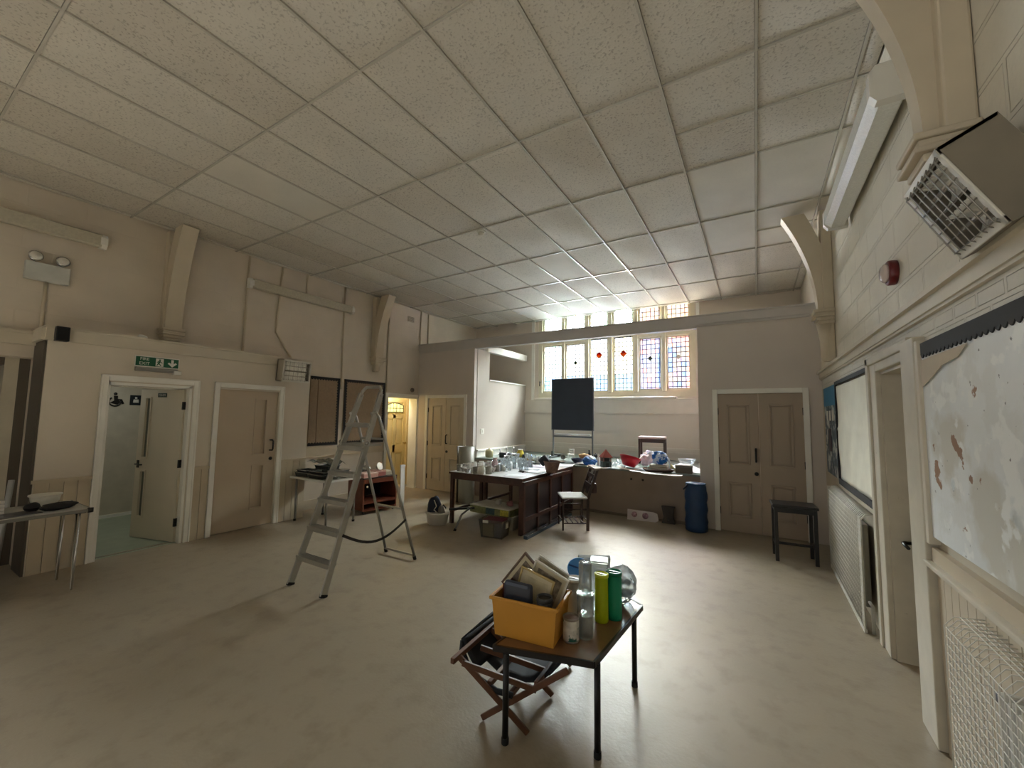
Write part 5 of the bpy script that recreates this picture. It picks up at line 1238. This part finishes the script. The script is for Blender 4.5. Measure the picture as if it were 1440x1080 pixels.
for k, (px, py, dz, lab) in enumerate(((820, 653, 0, 'white plate right of the navy bowl'), (787, 650.5, 0, 'white plate on the counter edge left of the navy bowl'), (770, 648.5, 0, 'white platter behind the brown basket'))):
    o = lat('plate', px, py, [(0, 0), (.07, 0), (.12, .018), (.125, .022), (.07, .008), (0, .006)], china, lab, 'plate', extra=[('rim_line', [(.116, .019), (.119, .021), (.1185, .0215), (.1155, .0195)], pat)])
lat('brown_bowl', 821, 645.5, [(0, 0), (.07, 0), (.1, .04), (.11, .09), (.1, .09), (.09, .04), (0, .02)], M('brown_pottery', (140, 96, 58), .5, var=.3, scale=20), 'rough brown pottery bowl behind the blue plastic bag', 'bowl', extra=[('contents', [(0, .07), (.1, .07), (.09, .1), (0, .12)], M('straw_stuff', (160, 130, 84), .8, var=.4, scale=30))])
lat('dark_bottle', 828.5, 644.5, [(0, 0), (.03, 0), (.032, .09), (.012, .12), (.012, .16), (0, .16)], M('dark_bottle_glass', (24, 26, 26), .2), 'short dark bottle beside the right easel post', 'bottle', extra=[('cap', [(0, .155), (.015, .155), (.015, .175), (0, .175)], black_iron)])
lat('black_pot', 838, 645, [(0, 0), (.05, 0), (.06, .03), (.05, .09), (.03, .1), (0, .1)], M('black_glaze', (34, 38, 40), .3), 'small black pot at the foot of the right easel post', 'pot', extra=[('knob', [(0, .1), (.012, .1), (.014, .115), (0, .12)], black_iron)])
bbp = thing('plastic_bag', tuple(at(829, 654.5, ZK)), 0, 'blue and white plastic bag left of the toy house', 'bag')
MB().blob((0, 0, .075), .12, .09, .072, .2, 2, 4, .97).build('bag_body', M('blue_polythene', (80, 140, 210), .35, trl=.3), bbp); MB().blob((-.01, .02, .12), .11, .08, .05, .18, 6, 3).build('white_top', M('white_polythene', (220, 228, 234), .35, trl=.3), bbp)
th = thing('toy_house', tuple(at(852, 656.8, ZK)), math.radians(38), 'toy house with red pointed roof on the counter edge', 'toy')
MB().box(-.11, .11, -.11, .11, 0, .13, .004).build('base_wall', M('house_green', (70, 84, 84), .6, var=.2), th)
for x in (-.09, .09):
    for y in (-.09, .09): MB().box(x-.016, x+.016, y-.016, y+.016, .13, .22).build('pillar', M('house_brick', (142, 96, 82), .6), th)
MB().box(-.07, .07, -.07, .07, .13, .2).build('core', M('house_dark', (48, 44, 44), .7), th)
MB().prism([(-.13, -.13), (.13, -.13), (.13, .13), (-.13, .13)], .215, .225, 'z').build('eaves', MATS['house_brick'], th)
rf = MB(); rf._add([(-.13, -.13, .225), (.13, -.13, .225), (.13, .13, .225), (-.13, .13, .225), (0, 0, .40)], [(0, 1, 4), (1, 2, 4), (2, 3, 4), (3, 0, 4), (3, 2, 1, 0)]); rf.build('roof', M('house_red_roof', (150, 66, 54), .5, var=.12), th)
MB().box(-.04, .04, -.116, -.108, .0, .1).build('door', M('house_door', (40, 46, 48), .6), th)
th.scale = (.7, .7, .78)
lat('figurine', 841.5, 654.5, [(0, 0), (.03, 0), (.025, .08), (.032, .13), (.012, .16), (.022, .19), (0, .215)], china, 'slim white figurine immediately left of the toy house', 'figurine', extra=[('plinth', [(0, 0), (.038, 0), (.038, .012), (0, .012)], china)])
for k, (px, py, r, lab) in enumerate(((864, 655.5, .06, 'clear glass dish right of the toy house'), (872, 653, .08, 'larger clear glass bowl behind the clear dish'), (876, 658.8, .045, 'small clear bowl in front of the red bowl'))):
    lat('glass_bowl', px, py, [(0, 0), (r*.6, 0), (r, r*.8), (r*1.05, r), (r*.98, r), (r*.55, .012), (0, .01)], gclr, lab, 'bowl', extra=[('foot', [(0, 0), (r*.62, 0), (r*.62, .006), (0, .006)], gclr)])
rb_ = thing('red_bowl', tuple(at(885, 658, ZK)+Vector((0, 0, .022))), 0, 'bright red plastic bowl tilted on the counter', 'bowl'); ml = Matrix.Translation((0, 0, .07)) @ Matrix.Rotation(-.28, 4, 'X') @ Matrix.Rotation(.16, 4, 'Y')
MB().lathe([(0, -.06), (.1, -.06), (.15, .02), (.175, .09), (.168, .09), (.14, .02), (.09, -.05), (0, -.052)], mtx=ml, n=28).build('bowl_body', M('red_plastic', (196, 26, 48), .3, trl=.15), rb_); MB().lathe([(.166, .086), (.184, .086), (.184, .096), (.166, .096)], mtx=ml, n=28).build('rim', MATS['red_plastic'], rb_)
pbg = thing('shopping_bag', tuple(at(911, 656, ZK)), .3, 'white and pink carrier bag slumped right of the red bowl', 'bag')
MB().blob((0, 0, .13), .11, .09, .125, .26, 8, 4, .96).build('bag_body', M('pale_pink_polythene', (214, 200, 208), .4, var=.15, scale=14, trl=.25), pbg); MB().tube([(-.08, -.03, .2), (-.13, -.1, .16), (-.17, -.13, .1), (-.19, -.14, .03)], .012).build('handle', plast_white, pbg)
MB().blob((.05, 0, .22), .07, .06, .06, .2, 3, 2).build('white_top', M('white_polythene', (220, 228, 234), .35, trl=.3), pbg)
sheet_thing('cloth', 888, 660.5, ZK, .45, .16, .0, M('cream_cloth', (206, 198, 184), .8), 'cream cloth on the counter edge below the red bowl', 'cloth', .05)
sheet_thing('paper_sheet', 842, 657.5, ZK, .4, .16, .0, pap, 'white paper along the counter edge under the toy house', 'paper', .012)
sheet_thing('paper_sheet', 908, 664, ZK, .5, .12, 0, pap, 'white paper along the counter edge below the carrier bag', 'paper', .01)
sheet_thing('paper_sheet', 930, 667.3, ZK, .6, .14, 0, pap, 'white paper on the counter edge under the dark tray', 'paper', .01)
# books, tray, bag
P = at(926, 663.5, ZK)
tr_ = thing('wooden_tray', (P.x, P.y-.02, ZK+.0005), 0, 'dark oval wooden tray at the counter edge under the books', 'tray'); MB().lathe([(0, 0), (.19, 0), (.24, .03), (.245, .045), (.235, .045), (.18, .012), (0, .01)], n=32, sy=.55).build('tray_body', M('dark_tray', (66, 46, 38), .4, var=.2), tr_); MB().tube([(.24*math.cos(t), .13*math.sin(t), .045) for t in [k*.25 for k in range(25)]], .007, 6, closed=True).build('rim', M('dark_tray_rim', (90, 66, 52), .4), tr_)
for k, (z, w, c, lab) in enumerate(((.05, .3, (110, 98, 84), 'brown hardback lying in the dark oval tray'), (.085, .27, (140, 132, 118), 'grey hardback on top of the brown book in the tray'))):
    b = thing('book', (P.x+.01, P.y+.0, ZK+z), .04*k, lab, 'book', 'books stacked in the oval tray'); MB().box(-w/2, w/2, -.09, .09, 0, .004).build('cover', M('book_%d' % k, c, .6), b); MB().box(-w/2, w/2, -.09, .09, .03, .034).build('cover', MATS['book_%d' % k], b); MB().box(-w/2+.005, w/2-.005, -.086, .088, .004, .03).build('pages', M('page_grey', (196, 190, 176), .8), b)
bwb = thing('carrier_bag', (P.x+.03, P.y+.02, ZK+.12), 0, 'blue and white knotted carrier bag on top of the books', 'bag')
MB().blob((0, 0, .097), .115, .08, .1, .24, 14, 4, .94).build('bag_body', M('white_blue_polythene', (214, 224, 232), .35, var=.08, scale=6, second=(40, 110, 180), lo=.45, hi=.5, tscale=9, trl=.25), bwb); MB().blob((-.03, 0, .18), .07, .05, .03, .25, 15, 3).build('knotted_top', MATS['white_blue_polythene'], bwb)
MB().tube([(.11, -.03, .12), (.145, -.05, .06), (.15, -.06, 0), (.145, -.07, -.05)], .012).build('handle', M('white_polythene', (220, 228, 234), .35, trl=.3), bwb)
lat('crumpled_film', 914, 661.5, [(0, 0), (.05, 0), (.06, .04), (.03, .08), (0, .09)], clear_mat('film', (206, 226, 222), .4, .15), 'scrunched clear film left of the oval tray', 'film', n=7)
yt = thing('straw_doll', tuple(at(943, 663, ZK)), 0, 'straw coloured doll slumped right of the oval tray', 'doll'); MB().blob((0, 0, .06), .06, .04, .062, .15, 4, 2, .92).build('body', M('straw_body', (190, 178, 130), .7, var=.2), yt); MB().blob((-.06, -.03, .05), .035, .03, .03, .05, 5, 2).build('head', M('doll_skin', (196, 156, 112), .6), yt); MB().tube([(.03, -.02, .09), (.07, -.04, .05), (.08, -.05, .01)], .014).build('arm', MATS['straw_body'], yt)
db = thing('dark_box', tuple(at(962, 667, ZK)), math.radians(4), 'grey brown lidded box at the right end of the counter', 'box'); db.location.x = -1.0; db.location.y = 7.03
MB().box(-.13, .12, -.05, .06, 0, .11, .004).build('box_body', M('grey_brown_card', (92, 84, 72), .6), db); MB().box(-.134, .124, -.054, .064, .09, .125, .004).build('lid', M('grey_brown_lid', (120, 112, 98), .5), db)
cl_ = thing('white_cloth', (-1.06, 7.42, ZK+.008), 0, 'white dust cloth heaped at the right end of the counter', 'cloth'); MB().grid(lambda u, v: Vector((-.28+.56*u, -.26+.5*v, .002+.11*math.sin(PI*u)*math.sin(PI*v)+.02*math.sin(9*u+5*v)*math.sin(PI*u)*math.sin(PI*v))), 20, 16, .006).build('cloth_body', M('white_cotton', (226, 230, 230), .8), cl_)
lat('glass_dish', 966, 652, [(0, 0), (.1, 0), (.13, .05), (.135, .07), (.125, .07), (.095, .012), (0, .01)], gclr, 'shallow clear glass dish on the white dust cloth', 'dish', z=ZK+.145, extra=[('rim', [(.125, .065), (.138, .068), (.137, .074), (.124, .073)], gclr)])
gp = thing('pale_green_folder', (-.83, 7.1, ZK), .1, 'pale green plastic folder against the right jamb of the counter', 'folder'); MB().box(-.05, .05, -.1, .12, 0, .012, .002).build('cover', M('pale_green_plastic', (196, 224, 208), .4, trl=.2), gp); MB().box(-.045, .045, -.09, .11, .012, .02).build('papers', pap, gp)
# stool standing on the counter
P = at(925, 650, ZK)
sk = thing('stool', (-1.72, 8.15, ZK), .12, 'dark wooden stool with pink padded seat standing on the counter', 'stool')
MB().box(-.25, .25, -.17, .17, .47, .515, .02).build('seat', M('pink_vinyl', (196, 172, 164), .4), sk)
for x in (-.225, .225):
    for y in (-.15, .15): MB().box(x-.02, x+.02, y-.02, y+.02, 0, .47, .004).build('leg', chair_wood, sk)
for y in (-.15, .15): MB().box(-.22, .22, y-.012, y+.012, .4, .47).build('apron', chair_wood, sk)
for x in (-.225, .225): MB().box(x-.012, x+.012, -.15, .15, .4, .47).build('apron', chair_wood, sk)

# ================================================================== low table and trolley by the left wall
lt = thing('nursery_table', (-5.64, 4.06, .09), 0, 'low grey table heaped with baking trays behind the stepladder', 'table')
gtop = M('grey_laminate', (150, 146, 132), .4, var=.08)
MB().box(-.55, .35, -.36, .22, .565, .59, .005).build('top', gtop, lt)
q = MB(); [q.box(*a, .558, .588) for a in ((-.555, .355, -.367, -.358), (-.555, .355, .218, .227), (-.557, -.548, -.36, .22), (.348, .357, -.36, .22))]; q.build('edge', plast_white, lt)
for x, y in ((-.48, -.3), (.28, -.3), (-.48, .17), (.28, .17)): 
    lg = MB().tube([(x, y, -.09), (x, y, .565)], .015, 10).build('leg', M('grey_steel', (140, 138, 134), .35, .7), lt); MB().tube([(x, y, -.09), (x, y, -.06)], .02, 10).build('foot', rub, lg)
tl = thing('trolley', (-5.68, 4.885, 0), math.radians(-8.8), 'brown wooden trolley on castors behind the stepladder', 'trolley')
mah = M('red_brown_veneer', (112, 60, 42), .35, var=.15, scale=8)
for y in (-.31, .31): MB().box(-.28, .2, y-.012, y+.012, .06, .57, .003).build('side', mah, tl)
MB().box(-.28, .2, -.322, .322, .57, .592, .004).build('top', M('dark_top', (44, 30, 28), .4), tl); MB().box(.19, .205, -.31, .31, .5, .57).build('fascia', mah, tl)
MB().box(-.28, .2, -.3, .3, .07, .09).build('shelf', mah, tl); MB().box(-.28, .2, -.3, .3, .2, .215).build('shelf', mah, tl); MB().box(.185, .2, -.3, .3, .17, .215).build('shelf_lip', mah, tl); MB().box(.185, .2, -.3, .3, .055, .09).build('shelf_lip', mah, tl)
MB().box(-.285, -.27, -.3, .3, .07, .57).build('back', M('trolley_dark_back', (22, 20, 24), .7), tl)
for x in (-.24, .16):
    for y in (-.28, .28): MB().lathe([(0, -.012), (.028, -.012), (.03, 0), (.028, .012), (0, .012)], mtx=Matrix.Translation((x, y, .03)) @ Matrix.Rotation(PI/2, 4, 'X'), n=12).build('castor', black_iron, tl)
MB().lathe([(0, 0), (.016, 0), (.016, .01), (0, .01)], mtx=Matrix.Translation((.2, -.25, .45)) @ Matrix.Rotation(PI/2, 4, 'Y'), n=10).build('knob', plast_white, tl)
# baking trays etc
ZG = .681
rnd = random.Random(21)
tinm = M('dark_baking_tin', (66, 68, 66), .3, .6, var=.2, scale=12); foil = M('foil', (186, 188, 186), .25, .8, var=.2, scale=30)
def tray(x, y, z, w, d_, h, rz, lab, mat, rz2=0):
    o = thing('baking_tray', (x, y, z), rz, lab, 'tray', 'baking trays heaped on the low grey table'); s = MB(); wall(s, w*.45, d_*.45, w/2, d_/2, 0, h, .004); s.build('pan', mat, o)
    r2 = MB(); [r2.box(*a, h-.003, h+.003) for a in ((-w/2-.012, w/2+.012, -d_/2-.012, -d_/2+.002), (-w/2-.012, w/2+.012, d_/2-.002, d_/2+.012), (-w/2-.012, -w/2+.002, -d_/2, d_/2), (w/2-.002, w/2+.012, -d_/2, d_/2))]; r2.build('rim', foil, o); return o
tray(-6.0, 3.85, ZG, .28, .22, .06, .1, 'dark baking tray at the near left corner of the grey table', tinm)
tray(-6.0, 3.85, ZG+.064, .25, .19, .03, .0, 'shallow dark tray stacked on the near left baking tray', tinm)
tray(-5.6, 3.84, ZG, .34, .24, .06, 0, 'deep dark tray with bright rim at the front of the grey table', tinm)
tray(-5.6, 3.84, ZG+.064, .31, .21, .035, .05, 'silver rimmed tray stacked on the deep front tray', tinm)
tray(-5.92, 4.13, ZG, .36, .24, .08, -.05, 'deep tray at the back of the grey table by the wall', tinm)
tray(-5.91, 4.13, ZG+.084, .33, .22, .06, .04, 'dark tray on the deep back tray, topmost of its stack', tinm)
tray(-5.5, 4.13, ZG, .3, .22, .05, .1, 'flat silver tray at the far right of the grey table', foil)
for k, (x, y, r, h, lab) in enumerate(((-5.52, 4.13, .1, .09, 'round steel mixing bowl on the grey table behind the ladder'), (-5.36, 3.88, .06, .06, 'small steel bowl at the right edge of the grey table'))):
    o = thing('steel_bowl', (x, y, ZG+(.012 if k == 0 else 0)), 0, lab, 'bowl'); MB().lathe([(0, 0), (r*.5, 0), (r*.9, h*.6), (r, h), (r-.004, h), (r*.85, h*.55), (0, .006)], n=22).build('bowl_body', foil, o); MB().lathe([(r-.003, h-.002), (r+.006, h-.001), (r+.006, h+.003), (r-.004, h+.003)], n=22).build('rim', chrome, o)
fl = thing('clear_film_sheet', (-5.95, 4.02, ZG+.152), 0, 'crinkled clear plastic sheet draped over the baking trays', 'plastic sheet')
MB().grid(lambda u, v: Vector((-.22+.62*u, -.08+.28*v, .03*math.sin(9*u+2*v)*math.sin(11*v+3*u)+.04+.03*math.sin(PI*u))), 26, 14, .001).build('film_body', clear_mat('film_clear', (226, 230, 224), .3, .1), fl)
# on the trolley
pinkm = M('pink_card', (214, 164, 154), .6, var=.12, scale=20)
o = thing('pink_box', (-5.63, 4.68, .5925), math.radians(-9), 'flat pink card box at the near end of the trolley', 'box'); MB().box(-.12, .12, -.12, .14, 0, .07, .003).build('box_body', pinkm, o); MB().box(-.124, .124, -.124, .144, .05, .075, .003).build('lid', M('pink_lid', (226, 190, 178), .6, var=.15, scale=26), o)
o = thing('red_box', (-5.66, 4.925, .5925), math.radians(-9), 'dusky red open box beside the pink box on the trolley', 'box'); MB().box(-.11, .11, -.1, .1, 0, .08, .003).build('box_body', M('dusky_red_card', (164, 96, 88), .6), o); MB().box(-.112, .112, -.102, .102, .06, .085, .002).build('lid', pinkm, o)
o = thing('pudding_basin', (-5.66, 4.925, .6785), 0, 'white basin lying on the dusky red box', 'basin'); ml = Matrix.Translation((0, 0, .05)) @ Matrix.Rotation(1.2, 4, 'Y'); MB().lathe([(0, 0), (.035, 0), (.06, .06), (.056, .06), (.03, .008), (0, .006)], mtx=ml, n=20).build('basin_body', china, o); MB().lathe([(.056, .055), (.066, .055), (.066, .064), (.056, .064)], mtx=ml, n=20).build('rim', china, o)
o = thing('white_box', (-5.645, 5.125, .5925), math.radians(-14), 'pale flat box at the far end of the trolley top', 'box'); MB().box(-.1, .1, -.07, .07, 0, .06, .003).build('box_body', M('pale_card', (206, 198, 176), .6), o); MB().box(-.103, .103, -.073, .073, .045, .064, .002).build('lid', M('pale_card_lid', (216, 208, 190), .6), o)
o = thing('steel_bowl', (-5.885, 4.86, .5925), 0, 'large foil wrapped bowl at the back of the trolley', 'bowl'); MB().blob((0, 0, .08), .085, .1, .08, .1, 31, 3, .98).build('wrap', foil, o); MB().lathe([(.07, .09), (.09, .09), (.09, .098), (.07, .098)], n=20).build('rim', chrome, o)
wpole = thing('white_pole', (-5.5, 5.36, 0), 0, 'slim white upright board standing behind the trolley', 'board'); MB().box(-.012, .012, -.05, .05, 0, .72, .003).build('board_body', plast_white, wpole); MB().box(-.016, .016, -.054, .054, .7, .74, .003).build('cap', plast_white, wpole)

# ================================================================== table at the far left edge
hl_ = thing('hairpin_table', (-5.7, .68, 0), 0, 'grey topped table with chrome hairpin legs at the left edge', 'table')
MB().box(-.32, .33, -.9, .63, .705, .73, .006).build('top', M('pale_grey_laminate', (190, 186, 176), .35, var=.08), hl_)
q = MB(); [q.box(*a, .70, .728) for a in ((-.325, .335, .622, .637), (.322, .337, -.9, .63), (-.327, -.312, -.9, .63))]; q.build('edge', M('grey_edge', (120, 118, 110), .4), hl_)
q = MB().lathe([(0, 0), (.022, 0), (.022, .04), (0, .04)], .325, .625, 12, Matrix.Translation((0, 0, .695))); q.build('corner_cap', black_iron, hl_)
for (x, y) in ((.27, .56), (-.16, .55), (.27, -.8)):
    q = MB(); q.tube([(x-.05, y, .705), (x-.012, y, .012), (x, y, .006), (x+.012, y, .012), (x+.05, y, .705)], .0075, 8); q.build('leg', chrome, hl_)
MB().box(.2, .32, .53, .6, .692, .705).build('leg_plate', black_iron, hl_)
ZH = .7305
o = thing('mixing_bowl', (-5.84, 1.1, ZH), 0, 'cream lipped bowl on the hairpin table', 'bowl'); cb_ = M('cream_bowl', (238, 233, 220), .3)
MB().lathe([(0, 0), (.06, 0), (.095, .05), (.105, .105), (.097, .105), (.085, .05), (0, .012)], n=26).build('bowl_body', cb_, o); MB().lathe([(.096, .1), (.113, .1), (.113, .112), (.096, .112)], n=26).build('rim', cb_, o)
o = thing('black_pouch', (-5.55, 1.13, ZH), .35, 'long black pouch in front of the cream bowl', 'pouch'); MB().blob((0, 0, .03), .07, .13, .032, .12, 3, 3, .9).build('pouch_body', M('black_fabric', (18, 16, 17), .7), o); MB().tube([(-.02, -.1, .055), (.0, .0, .064), (.01, .1, .055)], .004).build('zip', M('zip_grey', (60, 56, 54), .4, .5), o)
o = thing('black_ball_case', (-5.6, .98, ZH), 0, 'rounded black case left of the long black pouch', 'case'); MB().blob((0, 0, .04), .05, .05, .042, .06, 8, 3, .95).build('shell', M('black_leather', (20, 17, 18), .5), o); MB().tube([(.05*math.cos(t), .05*math.sin(t), .04) for t in [k*.4 for k in range(16)]], .004, 5, closed=True).build('seam', M('black_seam', (40, 36, 36), .6), o)
o = thing('paper_stack', (-5.72, .72, ZH), .1, 'stack of white cartons at the very left of the photo', 'stack')
for k in range(4): MB().box(-.09, .09, -.1, .1, .03*k, .03*k+.027, .004).build('carton', china, o)
sheet = thing('grey_magazine', (-5.52, .86, ZH), .3, 'flat grey magazine lying on the hairpin table', 'magazine'); MB().box(-.1, .1, -.14, .14, 0, .006).build('cover', M('magazine_grey', (120, 116, 112), .35), sheet); MB().box(-.098, .098, -.138, .138, .006, .009).build('picture', M('magazine_dark', (86, 84, 84), .35, var=.4, scale=12), sheet)
o = thing('grey_stand', (-6.35, .93, 0), 0, 'pale grey metal upright behind the hairpin table', 'stand'); MB().tube([(-.02, -.02, 0), (.05, .02, .95)], .022, 8).build('upright', M('pale_grey_metal', (176, 178, 178), .4, .3), o); MB().tube([(-.1, -.02, .012), (.08, -.02, .012)], .014, 8).build('foot_bar', MATS['pale_grey_metal'], o)
o = thing('wire_basket', (-6.15, .7, ZH), 0, 'dark wire basket on the left end of the hairpin table', 'basket'); o.location.x = -5.92; o.location.y = .72
q = MB()
for k in range(7): q.tube([(-.09, -.1+.033*k, .14), (-.08, -.1+.033*k, 0.003), (.08, -.1+.033*k, .003), (.09, -.1+.033*k, .14)], .0025, 5)
for z in (.05, .1, .14): q.tube([(-.09, -.1, z), (.09, -.1, z), (.09, .1, z), (-.09, .1, z)], .0025, 5, closed=True)
q.build('wire', black_iron, o); MB().box(-.08, .08, -.09, .09, .004, .01).build('base', black_iron, o)

# ================================================================== what stands outside the window
nb_ = thing('neighbouring_building', (1.3, 15.2, -.5), 0, 'brick building outside, seen through the right lights of the leaded window', 'building')
MB().box(-4.65, 5, -1.2, 1.2, 0, 6.6).build('wall', block_mat('outside_brick', (190, 150, 132), .3, .1, 'y', mort=.012, depth=.5, var=.2), nb_)
MB().prism([(-1.35, 6.55), (1.35, 6.55), (0, 7.8)], -4.75, 5.1, 'x').build('roof', M('outside_slate', (120, 122, 130), .6, var=.15), nb_)
for x in (-3.6, -1.6): MB().box(x-.45, x+.45, -1.23, -1.19, 3.0, 4.5).build('window', M('outside_pane', (110, 124, 140), .2), nb_)
fe = thing('garden_fence', (-6.2, 9.95, -.5), 0, 'blue painted fence outside, behind the lower left window lights', 'fence')
MB().box(-2.4, 3.75, -.02, .02, 0, 3.22).build('boards', M('blue_fence_paint', (96, 138, 186), .6, var=.25, scale=3), fe)
for k in range(6): MB().box(-2.3+1.1*k, -2.22+1.1*k, .02, .08, 0, 3.2).build('post', M('fence_post', (80, 110, 150), .6), fe)
SKY_BACK, SKY_FRONT, LOW, GROUND, SKY_TOP, VEST, CORR, EXPO, SIDE_FILL = .1, 125, 5, 90, 60, 11, 6, 0.18, 1.1
# ------------------------------------------------------------------ daylight and lamps
sc = bpy.context.scene
w = D.worlds.new('sky'); sc.world = w; w.use_nodes = True
nt = w.node_tree; N = nt.nodes; L = nt.links
bg = N['Background']
tc = N.new('ShaderNodeTexCoord'); sp = N.new('ShaderNodeSeparateXYZ'); L.new(tc.outputs['Generated'], sp.inputs[0])
def math_(op, a_, b_):
    n = N.new('ShaderNodeMath'); n.operation = op
    for k, v in enumerate((a_, b_)):
        if isinstance(v, (int, float)): n.inputs[k].default_value = v
        else: L.new(v, n.inputs[k])
    return n.outputs[0]
def ramp(v, lo, hi, top):
    mr = N.new('ShaderNodeMapRange'); mr.inputs['From Min'].default_value = lo; mr.inputs['From Max'].default_value = hi
    mr.inputs['To Min'].default_value = 0; mr.inputs['To Max'].default_value = top; L.new(v, mr.inputs['Value']); return mr.outputs['Result']
# overcast: bright towards the window side and overhead, dull behind the hall, plus a rear-left patch added to fill the right wall
elev = math_('ADD', math_('ADD', math_('ADD', ramp(sp.outputs['Z'], -.4, -.25, GROUND-12), ramp(sp.outputs['Z'], -.02, .03, LOW-GROUND)), ramp(sp.outputs['Z'], .2, .34, SKY_FRONT-LOW)), 12)
st = math_('ADD', math_('ADD', math_('MULTIPLY', ramp(sp.outputs['Y'], 0, .6, 1), elev), ramp(sp.outputs['Z'], .7, .95, SKY_TOP)), math_('ADD', SKY_BACK, math_('MULTIPLY', ramp(math_('MULTIPLY', sp.outputs['X'], -1), .2, .7, SIDE_FILL), ramp(math_('MULTIPLY', sp.outputs['Y'], -1), .0, .2, 1))))
L.new(st, bg.inputs['Strength'])
bg.inputs['Color'].default_value = (.92, .965, 1, 1)
def area(name, loc, rot, sx, sy, power, color=(1, 1, 1), portal=False):
    l = D.lights.new(name, 'AREA'); l.shape = 'RECTANGLE'; l.size = sx; l.size_y = sy; l.energy = power; l.color = color
    o = D.objects.new(name, l); C.objects.link(o); o.location = loc; o.rotation_euler = rot
    if portal: l.cycles.is_portal = True
    return o
area('window_portal', (-2.86, YB+.24, 3.1), (-PI/2, 0, 0), 3.6, 2.1, 1, portal=True)
area('rear_portal', (-2.9, Y0-.02, 2.05), (PI/2, 0, 0), 7.3, 4.0, 1, portal=True)
area('vestibule_lamp', (-6.98, 6.3, 2.3), (0, 0, 0), .25, .5, VEST, (1, .92, .74))
area('corridor_lamp', (-7.7, 1.7, 2.48), (0, 0, 0), .6, .6, CORR, (.95, 1, .95))
sc.view_settings.view_transform = 'Standard'; sc.view_settings.look = 'None'; sc.view_settings.gamma = 1
sc.view_settings.use_curve_mapping = False
sc.view_settings.exposure = EXPO
sc.cycles.use_denoising = True
sc.cycles.max_bounces = 10; sc.cycles.diffuse_bounces = 6; sc.cycles.transparent_max_bounces = 16; sc.cycles.transmission_bounces = 8
sc.cycles.caustics_reflective = False; sc.cycles.caustics_refractive = False
sc.cycles.sample_clamp_indirect = 8
